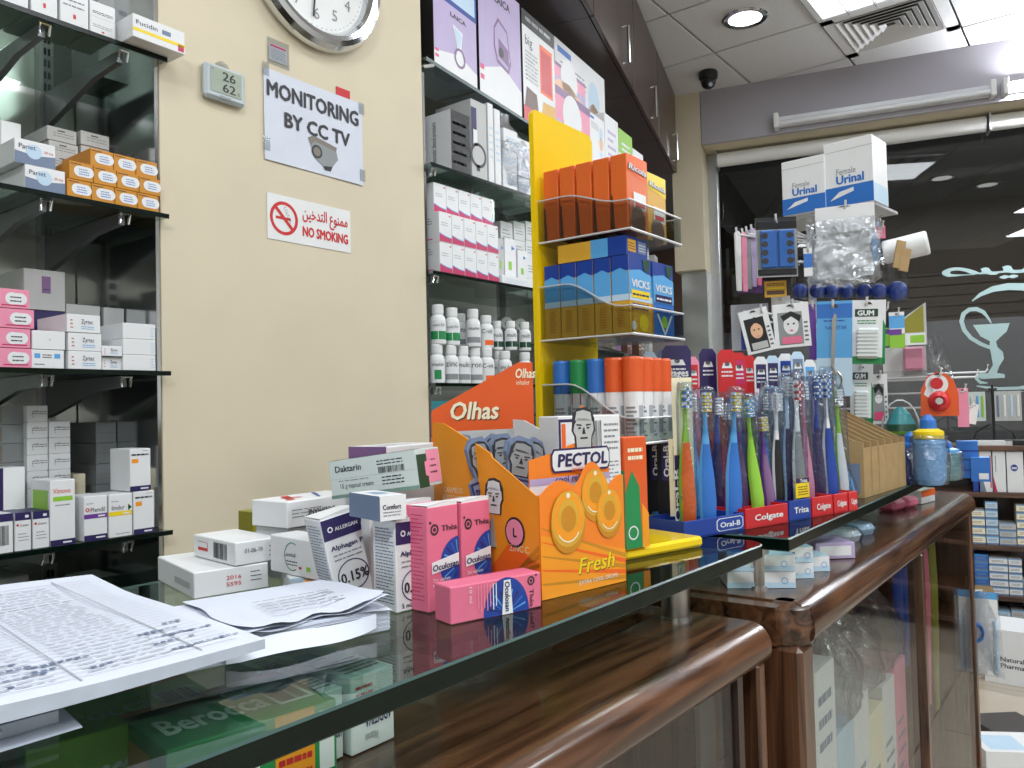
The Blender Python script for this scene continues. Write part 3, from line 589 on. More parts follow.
# ================================================================== THINGS ON THE BEIGE WALL
wy = 1.4995
def wq(x, y): return onY(x, y, 1.4985)
sg = MB(); pA_ = wq(263, 60); pB_ = wq(361, 186); W_, H_ = .292, .208
F = Face(sg, (0, 0, 0), (W_, 0, 0), (0, 0, H_), .0004)
sg.grid(lambda u, v: (W_*u, -.0012-.0006*(1+sin(9*u+5*v))*(1 if v < .5 else .5), H_*v), 10, 4, 'paper')
F = Face(sg, (0, -.0024, 0), (W_, 0, 0), (0, 0, H_), .0001)
F.text('MONITORING', .03, .71, .036, 'ink', bold=.04, fit=W_*.92).text('BY CC TV', .19, .42, .034, 'ink', bold=.04, fit=W_*.66)
F.poly([(.44, .3), (.48, .36), (.7, .33), (.72, .22), (.66, .12), (.56, .10), (.47, .17)], 'mid_grey').poly([(.41, .38), (.47, .42), (.71, .36), (.7, .31), (.48, .36), (.44, .3)], 'taupe', 2).ell(.5, .245, .016, 'ink', 3).ell(.5, .245, .011, 'taupe', 4).poly([(.56, .1), (.66, .12), (.64, .06), (.58, .06)], 'ink', 2)
o = sg.build('paper_notice', None, (pA_.x, wy-.0005, pB_.z+.002)); tag(o, 'white taped paper notice about camera monitoring on the beige wall', 'sign')
tp = MB()
for x, z in ((-.004, .02), (-.004, .19), (W_-.012, .01), (W_-.012, .18)): tp.box((x, -.0034, z), (x+.018, -.003, z+.03), 'clear_plastic').build('sticky_tape', o); tp = MB()

for k, (x0, y0, x1, y1, m_, lab) in enumerate(((269, 42, 287, 66, 'white_card', 'small printed card stuck above the monitoring notice under the clock'), (336, 86, 350, 100, 'red', 'red corner of a sticker peeking out above the monitoring notice'))):
    a, b = onY(x0, y0, 1.4985), onY(x1, y1, 1.4985); mb = MB(); hh_ = abs(a.z-b.z); ww = b.x-a.x
    mb.box((0, -.0012, 0), (ww, 0, hh_), m_)
    if k == 0: F = Face(mb, (0, -.0013, 0), (ww, 0, 0), (0, 0, hh_)); F.rect(.05, .82, .95, .95, 'hotpink').lines(.1, .1, .9, .75, 6, 'grey_ink', .3); mb.box((-.006, -.0019, -.01), (ww+.006, -.0016, hh_+.012), 'clear_plastic')
    tag(mb.build('sticker', None, (a.x, wy, b.z)), lab, 'sticker')
ns = MB(); pA_ = wq(267, 192); W_, H_ = .242, .104
ns.box((0, -.0012, 0), (W_, 0, H_), 'white_plastic'); F = Face(ns, (0, -.0012, 0), (W_, 0, 0), (0, 0, H_))
F.ell(.185, .5, .0385, 'red', inner=.8, n=32).rect(.09, .47, .26, .53, 'red')
c_, s_ = .7071, .7071
F.poly([(.185-(.034*c_+.004*s_)/W_, .5+(.034*s_-.004*c_)/H_), (.185+(.034*c_-.004*s_)/W_, .5-(.034*s_+.004*c_)/H_), (.185+(.034*c_+.004*s_)/W_, .5+(-.034*s_+.004*c_)/H_), (.185-(.034*c_-.004*s_)/W_, .5+(.034*s_+.004*c_)/H_)], 'red', 2)
for i in range(6): F.ell(.2+.012*i+.004*(i % 2), .72-.055*i, .004, 'grey_ink', 1, inner=.7, a0=40, a1=260, n=8)
F.text('\ufee6\ufef4\ufea7\ufeaa\ufe98\ufedf\ufe8d \ufec9\ufeee\ufee8\ufee4\ufee3', .40, .6, .026, 'red', bold=.025, fit=W_*.56).text('NO SMOKING', .40, .2, .023, 'red', bold=.05, fit=W_*.56)
tag(ns.build('no_smoking_sign', None, (pA_.x, wy, onY(267, 238, 1.4985).z)), 'white and red bilingual no-smoking sign on the beige wall', 'sign')
# thermometer
a, b = onY(204, 60, 1.485), onY(244, 108, 1.485)
th = thing('wall_thermometer', 'small grey digital thermo-hygrometer hung on the beige wall', 'thermometer', (a.x, 1.4995, onY(204, 95, 1.485).z))
W_, H_ = .098, .074
MB().box((0, -.018, 0), (W_, -.0005, H_), 'grey_plastic', c=.006).build('case', th)
mb = MB(); mb.box((.012, -.0192, .014), (W_-.012, -.0183, H_-.008), 'lcd', c=.0004); F = Face(mb, (.012, -.0192, .014), (W_-.024, 0, 0), (0, 0, H_-.022))
F.text('26', .38, .55, .019, 'ink', bold=.02, fit=.03).text('62', .38, .08, .019, 'ink', bold=.02, fit=.03).text('%', .86, .1, .006, 'ink').rect(.03, .5, .95, .51, 'mid_grey').rect(.04, .85, .1, .95, 'mid_grey')
mb.build('screen', th)
MB().prism([(.03, H_), (.068, H_), (.06, H_+.012), (.045, H_+.016), (.036, H_+.01)], -.006, -.001, 'clear_plastic').build('hanger_tape', th)
MB().box((.035, -.0188, .004), (.06, -.0182, .009), 'mid_grey').build('button', th)
# clock
ck = thing('wall_clock', 'round wall clock with a thick chrome rim on the beige wall', 'clock', (1.226, 1.4995, 2.276))
Mx = Matrix.Rotation(radians(90), 4, 'X')
MB().lathe([(.15, .012), (.155, .026), (.163, .037), (.175, .04), (.187, .036), (.195, .024), (.197, .01), (.194, 0)], 'chrome', Mx, 48, cap=False).build('rim', ck, smooth=True)
mb = MB(); mb.lathe([(.001, .012), (.154, .012), (.154, .001)], 'white_plastic', Mx, 40)
F = Face(mb, (-.15, -.0125, -.15), (.3, 0, 0), (0, 0, .3))
for hr in range(1, 13):
    q = radians(90-30*hr); F.text(str(hr), .5+.37*cos(q), .5+.37*sin(q)-.045, .028, 'grey_ink', al='c', bold=-.004)
for mn in range(60): q = radians(6*mn); F.ell(.5+.475*cos(q), .5+.475*sin(q), .0016, 'grey_ink', n=6)
mb.build('dial', ck, smooth=False)
MB().box((-.003, -.016, -.02), (.003, -.0145, .09), 'black', Matrix.Rotation(radians(-35), 4, 'Y')).build('hand', ck)
MB().box((-.002, -.018, -.02), (.002, -.0165, .125), 'black', Matrix.Rotation(radians(186), 4, 'Y')).build('hand', ck)
# ================================================================== SHELVES BEYOND THE BEIGE WALL
# top glass shelf: boxed appliances, turned with the shelf
TS = Vector((1.604, 1.489, 2.189)); TA = 7.8; TU = away(TA); TN = away(TA+90)
def tspan(x0, x1, yt, yb, off=0.004):
    P = TS+TN*off; ym = (yt+yb)/2; a = onP(x0, ym, P, TN); b = onP(x1, ym, P, TN); t = onP((x0+x1)/2, yt, P, TN)
    return a, (b-a).length, t.z-TS.z
def tbox(name, label, x0, x1, yt, yb, d, body, art, off=.004, zb=0, group=None):
    a, w_, h_ = tspan(x0, x1, yt, yb, off)
    return carton(name, label, (w_-.002, d, h_-zb), (a.x, a.y, TS.z+.0008+zb), TA, body, art, group)
def a_pump(kind):
    def f(F, L, T, R):
        F.rect(0, .04, 1, 1, 'lilac').poly([(0, 0), (1, 0), (1, .22), (.55, .34), (0, .2)], 'white_card', 2)
        F.text('LAICA', .38, .84, F.h*.065, 'ink', 3, fit=F.w*.36, bold=.03).rect(.02, .12, .1, .16, 'hotpink', 3).rect(.02, .2, .1, .24, 'hotpink', 3)
        if kind: F.poly([(.34, .62), (.44, .72), (.66, .66), (.74, .4), (.68, .3), (.4, .34), (.33, .46)], 'mauve', 3).poly([(.36, .61), (.45, .69), (.64, .64), (.71, .42), (.66, .33), (.42, .37), (.36, .47)], 'lilac', 4).poly([(.44, .55), (.68, .5), (.68, .36), (.44, .4)], 'mauve', 5).ell(.5, .44, F.w*.06, 'ink', 6)
        else: F.poly([(.42, .74), (.66, .7), (.62, .45), (.68, .28), (.5, .24), (.52, .45)], 'white_card', 3).poly([(.45, .71), (.63, .68), (.6, .46), (.54, .46)], 'pale_blue', 4).ell(.58, .3, F.w*.13, 'mauve', 4, inner=.75)
        L.rect(0, 0, 1, 1, 'black')
    return f
b1 = tbox('appliance_box', 'lilac boxed breast pump standing on the topmost glass shelf nearest the beige wall', 434, 474, 8, 85, .16, 'lilac', a_pump(0))
carton('appliance_box', 'blue and white box lying on the lilac box next to the beige wall', (b1.dimensions.x*.95, .15, .16), (b1.location.x+.02, b1.location.y+.006, TS.z+b1.dimensions.z+.003), TA, 'deepblue', lambda F, L, T, R: F.poly([(.1, .1), (.95, .1), (.95, .45), (.3, .75)], 'pale_blue'))
tbox('appliance_box', 'tall lilac boxed breast pump showing a bottle drawing on the topmost glass shelf', 479, 518, -14, 105, .15, 'lilac', a_pump(1))
def a_photo(F, L, T, R):
    F.rect(0, .86, 1, 1, 'black').rect(.0, .1, 1, .86, 'white_card').rect(.52, .35, .92, .8, 'orange', 2).rect(.56, .38, .88, .76, 'red', 3).rect(0, 0, 1, .14, 'red', 2).poly([(.03, .14), (.45, .14), (.4, .3), (.1, .32)], 'brown', 2).poly([(.55, .14), (1, .14), (1, .3), (.6, .28)], 'gold', 2).lines(.08, .38, .45, .66, 8, 'ink', .35).text('big', .08, .7, F.h*.09, 'ink', 3).lines(.1, .91, .9, .95, 1, 'white_card', .8)
tbox('appliance_box', 'black-topped box with an orange picture standing beside the tall lilac box', 523, 553, 22, 125, .07, 'black', a_photo)
def a_white(F, L, T, R): F.rect(.05, .9, .3, .95, 'blue').lines(.1, .72, .6, .86, 3, 'grey_ink', .3).ell(.75, .7, F.w*.12, 'pale_blue', 1, asp=1.5).ell(.75, .5, F.w*.13, 'skin', 1, asp=1.4).ell(.75, .28, F.w*.11, 'pale_blue', 1)
def a_rose(F, L, T, R): F.rect(0, .0, 1, .42, 'lilac').ell(.5, .6, F.w*.25, 'white_card', 2).poly([(.0, 0), (.9, 0), (.5, .4), (.2, .35)], 'skin', 2).rect(0, .86, 1, 1, 'mauve', 1); L.rect(0, .55, 1, 1, 'lilac')
tbox('white_box', 'tall white box with small pictures standing behind the pink boxes', 556, 603, 58, 150, .03, 'white_card', a_white, .10)
pk = tbox('pink_box', 'pink and white box with a round picture just above the yellow stand', 553, 589, 96, 150, .08, 'candy', a_rose, .012)
a_, w_, h_ = tspan(553, 586, 72, 150, .012)
carton('pink_box', 'pink and white box lying on another just above the yellow stand', (w_-.012, .075, h_-pk.dimensions.z), (a_.x, a_.y+.002, TS.z+pk.dimensions.z+.0015), TA, 'candy', a_rose)
tbox('white_box', 'white carton with a baby picture beside the pink boxes', 590, 604, 117, 152, .08, 'white_card', a_white, .012)
tbox('white_box', 'pale lilac-white carton behind the yellow stand', 605, 618, 118, 160, .08, 'white_card', lambda F, L, T, R: F.lines(.2, .3, .8, .8, 4, 'lilac', .4), .012)
tbox('green_box', 'small lime and white carton at the end of the top shelf', 619, 632, 133, 165, .07, 'lime', lambda F, L, T, R: F.rect(0, 0, 1, .55, 'white_card').lines(.2, .6, .8, .8, 2, 'white_card', .5), .012)
tbox('white_box', 'small plain white carton peeping over the orange lozenge packs', 633, 643, 152, 172, .07, 'white_card', a_plain(), .012)
# second shelf: monitors and bagged packs
Z = MZ[0]+.0006
def a_side(F, L, T, R):
    L.text('Automatic blood pressure monitor', .62, .12, L.w*.12, 'ink', rot=90, fit=L.h*.74).lines(.3, .2, .42, .8, 8, 'grey_ink', .3)
    F.rect(.1, .02, .34, .98, 'navy').rect(0, 0, .1, 1, 'taupe').rect(.36, .3, .62, .9, 'purple').rect(.4, .45, .6, .62, 'white_card', 2).ell(.66, .25, F.h*.17, 'ink', 2, inner=.7).ell(.5, .15, F.h*.06, 'ink', 2)
def msbox(name, label, x0, x1, yt, yb, Y, d, zb, body='white_card', art=None, group=None, flap=None): return sbox(name, label, x0, x1, yt, yb, Y, d, zb, body, art, group, flap)
msbox('monitor_box', 'white and black boxed monitor on the second shelf next to the beige wall', 451, 470, 113, 170, 1.485, .15, Z, 'white_card', lambda F, L, T, R: (L.text('Automatic blood pressure', .62, .12, L.w*.13, 'ink', rot=90, fit=L.h*.74), F.rect(0, 0, 1, 1, 'black').lines(.1, .1, .8, .9, 5, 'lilac', .3)))
def a_dev(F, L, T, R): F.rect(.0, .25, .35, .9, 'navy').rect(.12, .42, .38, .62, 'white_card', 2).ell(.42, .3, F.h*.16, 'ink', 2).ell(.42, .3, F.h*.12, 'grey_card', 3).rect(.3, .1, .5, .18, 'ink', 2)
msbox('monitor_box', 'grey boxed device with a dark dial picture on the second shelf', 471.5, 487, 102, 182, 1.485, .14, Z, 'grey_card', a_dev)
for k, (x0, x1, yt) in enumerate(((488.5, 494, 104), (495, 501, 110))):
    msbox('white_carton', 'narrow white carton beside the grey boxed device, ' + ('taller', 'shorter')[k], x0, x1, yt, 186, 1.485, .14, Z, 'white_card', a_plain('pale_blue', 5))
def packs(x0, x1, yt, n, Y, lab):
    column(lab, x0, x1, Y, .1, Z, (onY((x0+x1)/2, yt, Y).z-Z)/n-.0006, n, 'white_card', lambda F, L, T, R: F.lines(.15, .3, .85, .7, 2, 'pale_blue', .4), 'bagged white packs on the second shelf', 'white_pack', ref_y=160, jig=.003)
packs(503, 517, 130, 3, 1.50, 'white pack inside the crumpled clear bag, near column')
packs(518, 532, 140, 3, 1.50, 'white pack inside the crumpled clear bag, far column')
def bag(name, label, lo, hi, mtl='bag_film', seed=1, amp=.012, nu=10, nv=12, neck=None, cat='bag'):
    R = random.Random(seed); ph = [R.uniform(0, 6) for _ in range(8)]
    mb = MB(); X, Y_, Zz = [(hi[i]-lo[i]) for i in range(3)]
    def fn(u, v):
        a = 2*pi*u; q = 1 if not neck else (1-.82*max(0, (v-neck)/(1-neck))**.6) if v <= .93 else .32
        wob = 1+amp*12*(.5*sin(5*a+ph[0]+7*v)+.35*sin(9*a+ph[1]-11*v)+.3*sin(3*a+ph[2]+13*v))
        se = lambda t: math.copysign(abs(t)**.55, t)
        e = min(1, .75+2*v) if v < .12 else 1
        return (lo[0]+X/2+X/2*se(cos(a))*q*wob*e, lo[1]+Y_/2+Y_/2*se(sin(a))*q*wob*e, lo[2]+Zz*v+amp*.6*sin(4*a+ph[3])*(0 < v < 1))
    mb.grid(fn, 26, nv, mtl)
    o = mb.build(name, None, smooth=True); return tag(o, label, cat)
a = onY(502, 150, 1.49); b = onY(533, 150, 1.49)
bag('plastic_bag', 'crumpled clear plastic bag knotted over white packs on the second shelf', (a.x-.005, 1.487, Z), (b.x+.01, 1.63, Z+.265), seed=4, amp=.012, neck=.62)
# third shelf: red-banded cartons
Z = MZ[1]+.0006
def a_band(F, L, T, R):
    F.poly([(0, .02), (1, .02), (1, .16), (.5, .2), (0, .28)], 'magenta').poly([(0, .28), (.5, .2), (1, .16), (1, .19), (.5, .23), (0, .31)], 'sky').rect(.78, .88, .92, .92, 'red').lines(.15, .55, .7, .7, 2, 'grey_ink', .25)
    L.lines(.1, .6, .8, .85, 3, 'grey_ink', .3).rect(.05, .1, .8, .14, 'hotpink').lines(.1, .3, .6, .5, 2, 'hotpink', .3)
bw = (onY(499, 262, 1.485).x-onY(440, 262, 1.485).x)/5; bx = onY(440, 262, 1.485).x; b0 = None
bh = (onY(470, 190, 1.485).z-Z)/3-.0005
for r in range(3):
    for c in range(5):
        loc = (bx+c*bw+(.002 if r == 2 else 0), 1.485+(.02 if r == 2 else 0), Z+r*(bh+.0005)); lab = 'white crimson-banded carton, %s row, %s from the beige wall' % (('bottom', 'middle', 'top')[r], ORD[c+1])
        if b0 is None: b0 = carton('banded_carton', lab, (bw-.0015, .13, bh), loc, 0, 'white_card', a_band, 'crimson-banded cartons in three rows')
        else: copy_box(b0, loc, lab)
copy_box(b0, (bx-.0, 1.66, Z), 'white carton with a crimson wave band standing behind the bottom row')
for k, (x0, x1, yt, n, Y, lab) in enumerate(((501, 513, 222, 3, 1.60, 'white-grey carton stacked behind the lying sheets, near column'), (514, 525, 222, 4, 1.61, 'white-grey carton stacked behind the lying sheets, middle column'), (526, 538, 222, 4, 1.61, 'white-grey carton stacked behind the lying sheets, far column'))):
    column(lab, x0, x1, Y, .12, Z, (onY((x0+x1)/2, yt, Y).z-Z)/n-.0006, n, 'white_card', a_plain('mid_grey', 3), 'stacked cartons beyond the crimson-banded ones', 'white_carton', ref_y=240, jig=.002)
for k, (x0, x1, yt, rr) in enumerate(((503, 509, 238, 3), (510, 521, 238, -8), (523, 532, 250, 4))):
    a_, b_, zt, _ = span(x0, x1, yt, 284, 1.53)
    carton('leaflet_pack', 'slim white pack with a green sticker leaning before the stacks, ' + ('grey-sided one', 'one with a blue arrow', 'one beside the yellow stand')[k], (b_-a_, .012, zt-Z-.03), (a_, 1.55, Z+.0305), 0, 'white_card' if k else 'grey_card', lambda F, L, T, R, k=k: F.rect(.3, .25, .6, .45, 'lime').poly([(.6, .72), (.9, .78), (.6, .84)], 'blue'))
    
carton('flat_carton', 'flat white carton lying under the leaning slim packs', (onY(533, 284, 1.49).x-onY(502, 284, 1.49).x, .1, .028), (onY(502, 284, 1.49).x, 1.49, Z), 0, 'white_card', a_plain('pale_blue', 2))
# fourth shelf: vitamin bottles, two tiers
Z = MZ[2]+.0006
def bottle(label, x, y, z, r, h, band, txt_, group, cap='white_plastic', body='white_plastic'):
    t = thing('vitamin_bottle', label, 'bottle', (x, y, z), (0, 0, radians(-40)), group)
    hb = h*.74
    MB().lathe([(r*.92, 0), (r, .003), (r, hb*.82), (r*.93, hb*.92), (r*.68, hb), (r*.66, hb+.004)], body, n=20).build('body', t, smooth=True)
    MB().lathe([(r*.74, hb+.003), (r*.76, hb+.006), (r*.76, h-.003), (r*.7, h)], cap, n=20).build('cap', t, smooth=True)
    lb = MB()
    def cylrect(u0, u1, v0, v1, m, k): lb.grid(lambda u, v: ((r+k)*cos(radians(-90+u0+(u1-u0)*u)), (r+k)*sin(radians(-90+u0+(u1-u0)*u)), hb*(v0+(v1-v0)*v)), 8, 1, m)
    cylrect(-80, 80, .1, .8, 'white_card', .0004)
    for (u0, u1, v0, v1, m) in band: cylrect(u0, u1, v0, v1, m, .0008)
    vs, fs, wd = glyphs(txt_, .02); sx = r*1.55/wd; an = lambda x: radians(-90)+(x-wd/2)*sx/r
    lb.add([((r+.0012)*cos(an(x)), (r+.0012)*sin(an(x)), hb*.6+y_*sx*1.1) for x, y_ in vs], fs, 'ink')
    lb.build('label', t, smooth=True)
    return t
GB = [(-70, 70, .16, .44, 'green'), (-8, -4, .16, .44, 'white_card')]; CB = [(-20, 60, .12, .32, 'orange')]; DB = [(-70, 70, .14, .4, 'dark_green'), (-5, 0, .14, .4, 'white_card')]; GR = [(-60, 60, .14, .34, 'mid_grey')]; RD = [(-25, 25, .14, .46, 'green')]
Yb = 1.52; low = ((437, 347, RD, 'vitamin', 'round green seal'), (451, 349, GR, 'zinc', 'grey band, second'), (463, 349, GR, 'multi', 'grey band, third'), (475, 350, GR, 'iron', 'grey band, fourth'), (487, 350, CB, 'C-vit', 'small orange band'))
tier = 0
for k, (px, yt, bd, tx_, lab) in enumerate(low):
    p = onY(px, 370, Yb); h = onY(px, yt, Yb).z-Z; tier = max(tier, .109)
    bottle('white vitamin bottle in the bottom tier with a ' + lab + (' from the beige wall' if 'band,' in lab else ''), p.x, p.y, Z, .0222, .109, bd, tx_, 'vitamin bottles in two tiers')
for k, (px, yt, bd, tx_, lab, cap) in enumerate(((505, 355, DB, 'multi', 'dark label beside the orange card', 'white_plastic'), (525, 350, DB, 'multi', 'dark green band beside the yellow stand', 'white_plastic'))):
    p = onY(px, 370, Yb); bottle('white vitamin bottle in the bottom tier with a ' + lab, p.x, p.y, Z, .0222, .104, bd, tx_, 'vitamin bottles in two tiers', cap)
Zt = Z+.1095
for k, (px, bd, tx_, lab, h, yy) in enumerate(((438, GB, 'vitACTIV', 'green band, next to the beige wall', .112, 1.52), (452, GB, 'vitACTIV', 'green band, second from the beige wall', .108, 1.52), (460, GR, 'zinc', 'plain label behind the others', .104, 1.575), (473, GR, 'vitamin', 'grey label and wide cap', .112, 1.52), (486, CB, 'C-vit', 'orange band', .1, 1.53))):
    p = onY(px, 330, yy); bottle('white vitamin bottle in the upper tier, ' + lab, p.x, yy, Zt if yy < 1.55 else Zt+.0, .0222, h, bd, tx_, 'vitamin bottles in two tiers')
p = onY(460, 330, 1.575); bottle('white vitamin bottle holding up the rear one of the tiers', p.x, 1.575, Z, .0222, .109, GR, 'zinc', 'vitamin bottles in two tiers')
for k, (px, yy) in enumerate(((497, 1.56), (511, 1.53), (525, 1.52))):
    p = onY(px, 345, yy)
    bottle('white multivitamin bottle with a dark green band, ' + ('farthest back', 'middle one of three', 'beside the yellow stand')[k], p.x, yy, Z+.1095, .0195, .092, DB, 'multi', 'dark-banded multivitamin bottles')
    if k == 0: bottle('white multivitamin bottle hidden at the bottom rear', p.x, yy, Z, .0195, .109, DB, 'multi', 'dark-banded multivitamin bottles')
    if k == 1: pass
for k, px in enumerate((498, 512)):
    p = onY(px, 317, 1.66); t = thing('clear_jar', 'clear jar with a green leaf on its lid lying behind the bottles, ' + ('near', 'far')[k] + ' one', 'jar', (p.x, 1.63, Zt+.1), (radians(90), 0, radians(-30)), 'clear jars behind the bottles')
    MB().lathe([(.022, -.08), (.024, -.075), (.024, -.01), (.02, 0)], 'clear_plastic', n=18).build('jar_body', t, smooth=True)
    lm = MB(); lm.lathe([(.022, 0), (.022, .012), (.02, .014)], 'grey_card', n=18); lm.add([(0, .012, .0145), (.009, .002, .0145), (0, -.012, .0145), (-.009, -.002, .0145)], [(0, 1, 2, 3)], 'green'); lm.build('lid', t, smooth=True)
    MB().box((-.02, -.02, -.14), (.02, .02, -.1), 'dim_board')
# lower shelf beside the counter: dim cartons
Z = MZ[3]+.0006
for k in range(4):
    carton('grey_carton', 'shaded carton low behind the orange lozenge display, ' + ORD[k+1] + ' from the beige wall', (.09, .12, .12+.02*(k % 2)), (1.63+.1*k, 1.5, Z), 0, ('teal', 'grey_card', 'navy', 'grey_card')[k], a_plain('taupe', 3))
# ---------------- shelving along the far shop wall (room direction), seen past the yellow stand
RS = lambda x, y, z: RO+RU*x+RN*y+Vector((0, 0, z))
fs_ = thing('far_shelving', 'glass shelving on the far shop wall, seen receding past the yellow stand', 'shelving', RO, (0, 0, RR))
FZ = (2.03, 1.75, 1.47, 1.19)
MB().box((-2.3, .425, .3), (-.02, .437, 2.72), 'mirror_back').build('back_panel', fs_)
for x in (-2.3, -1.15, -.03): MB().box((x, .40, .3), (x+.02, .424, 2.72), 'aluminium').build('slotted_rail', fs_)
for z in FZ:
    MB().box((-2.3, .08, z-.008), (-.02, .4, z), 'glass_shelf').box((-2.3, .077, z-.0085), (-.02, .08, z+.0003), 'glass_edge').build('glass_shelf', fs_)
    for x in (-1.15, -.06): MB().prism([(.1, z-.03), (.1, z-.0095), (.4, z-.0095), (.4, z-.08)], x, x+.01, 'bracket_metal', axis='x').build('bracket', fs_)
R5 = random.Random(11); names = ('plum', 'white', 'dark brown', 'taupe', 'brown', 'pale grey'); cols = ('mauve', 'white_card', 'brown', 'taupe', 'brown', 'grey_card')
for si, z in enumerate(FZ):
    x = -2.2; k = 0
    while x < -.2 and k < 10:
        ww = R5.uniform(.08, .16); q = R5.randrange(6); hh_ = R5.uniform(.1, .2); k += 1
        carton('boxed_cosmetic', '%s box on the far wall shelving, %s shelf down, %s from its near end' % (names[q], ORD[si+1], ORD[k]), (ww-.01, .12, hh_), RS(x, .1+.02*(k % 2), z+.0006), 17.6, cols[q], a_plain('grey_ink' if q in (1, 5) else 'white_card', 3), 'boxes on the far wall shelving')
        x += ww+R5.uniform(.02, .12)
# ================================================================== ON THE NEAR GLASS TOP
G = GZ+.0005
# open register
rg = thing('open_register', 'open white ledger with ruled handwritten pages on the near glass top', 'book', (.297, .418, G), (0, 0, radians(-6)))
LW, LD = .36, .285
def pg_top(u, v): return (-LW*(1-u), LD*v, .031-.004*u+.004*sin(5*v+1)*(1-u)+(.006*(v-.72)/.28 if v > .72 else 0)+.002*sin(7*u+3*v))
def pg_bot(u, v):
    x, y, z = pg_top(u, v); return (x, y, z-.013*(1-.55*u))
nu, nv = 16, 12; mb = MB(); mb.grid(pg_top, nu, nv, 'paper')
for e in range(4):
    P = {0: lambda t: (t, 0), 1: lambda t: (1, t), 2: lambda t: (1-t, 1), 3: lambda t: (0, 1-t)}[e]; n = nu
    vs = [pg_bot(*P(i/n)) for i in range(n+1)]+[pg_top(*P(i/n)) for i in range(n+1)]
    mb.add(vs, [(i, i+1, n+2+i, n+1+i) for i in range(n)], 'paper_edge')
mb.build('page_block', rg, smooth=True)
pr_ = MB(); R6 = random.Random(3)
def on_page(pts, m, k=.0006):
    for (u0, v0, u1, v1) in pts:
        n = max(1, int(abs(u1-u0)*14)); pr_.grid(lambda a, b: tuple(Vector(pg_top(u0+(u1-u0)*a, v0+(v1-v0)*b))+Vector((0, 0, k))), n, 1, m)
on_page([(.02, .05+.028*i, .97, .052+.028*i) for i in range(32)], 'silver_print')
on_page([(c, .03, c+.003, .95) for c in (.22, .5, .72, .9)], 'silver_print')
for i in range(30):
    v = .06+.028*i
    for (a, b) in ((.55, .7), (.74, .88)):
        x = a
        while x < b-.01:
            e = min(b, x+R6.uniform(.008, .03)); on_page([(x, v+.007, e, v+.0115)], 'silver_print', .0008); x = e+.006
for i in range(44):
    u, v = R6.uniform(.05, .95), R6.choice([.08+.05*i for i in range(6)])+R6.uniform(-.01, .01)
    for q in range(R6.randint(3, 7)): on_page([(u+.012*q, v+R6.uniform(-.006, .006), u+.012*q+.009, v+R6.uniform(.004, .012))], 'slate', .0009)
pr_.build('ruling_print', rg)
cvm = MB(); cvm.grid(lambda u, v: (-LW+LW*.62*u, .004+.27*v, .0165-.003*u), 4, 2, 'paper_edge')
cvm.box((-LW, .02, 0), (-LW*.3, .27, .012), 'paper_edge').grid(lambda u, v: (-LW+LW*.72*u, .006+.03*v, .0085+.003*v-.005*u+.0015*sin(7*u)), 12, 1, 'paper_edge').build('cover_leaves', rg)
# prescription pads beside it
A_ = onZ(151, 682, GZ); pad = thing('prescription_pad', 'thick pad of white prescription slips with curled torn tops beside the register', 'paper pad', (A_.x, A_.y, G), (0, 0, radians(-15)))
PW, PD, PH = .168, .11, .017
mb = MB(); mb.box((0, 0, 0), (PW, PD, PH), 'paper_edge', c=.0006)
for k in range(14): mb.box((-.0003-.0004*(k % 2), -.0004-.0003*(k % 3), .001+k*.0011), (PW+.0004*(k % 2), .01, .0014+k*.0011), 'paper')
mb.build('slip_block', pad)
tm = MB()
for k, (x0, x1, z0, ph) in enumerate(((.0, .168, .0175, 0), (.012, .165, .0188, 1.3), (.05, .163, .0203, 2.1))):
    tm = MB(); tm.grid(lambda u, v: (x0+(x1-x0)*u+.002*sin(9*v+ph), -.001+.004*sin(11*u+ph)*(1-v)+PD*.98*v, z0+.0015*sin(6*u+ph)*(1-v)+.006*max(0, u-.75)*4*(1-v)*(k > 0)+.0012*sin(23*u+4*ph)*(1-v)+.001*k), 18, 6, 'paper')
    F = Face(tm, (x0+.006, .008, z0+.0021+.001*k), (x1-x0-.02, 0, .0005), (0, PD*.8, 0))
    if k == 2: F.lines(.3, .1, .95, .6, 5, 'grey_ink', .2)
    tm.build('loose_slip', pad, smooth=True)
sl = MB(); sl.grid(lambda u, v: (.045+.11*u, -.004-.012*sin(pi*u)**.5*v*(1-.5*u), .012-.0105*v+.004*u+.002*sin(6*u)), 14, 3, 'paper'); sl.build('folded_slip', pad, smooth=True)
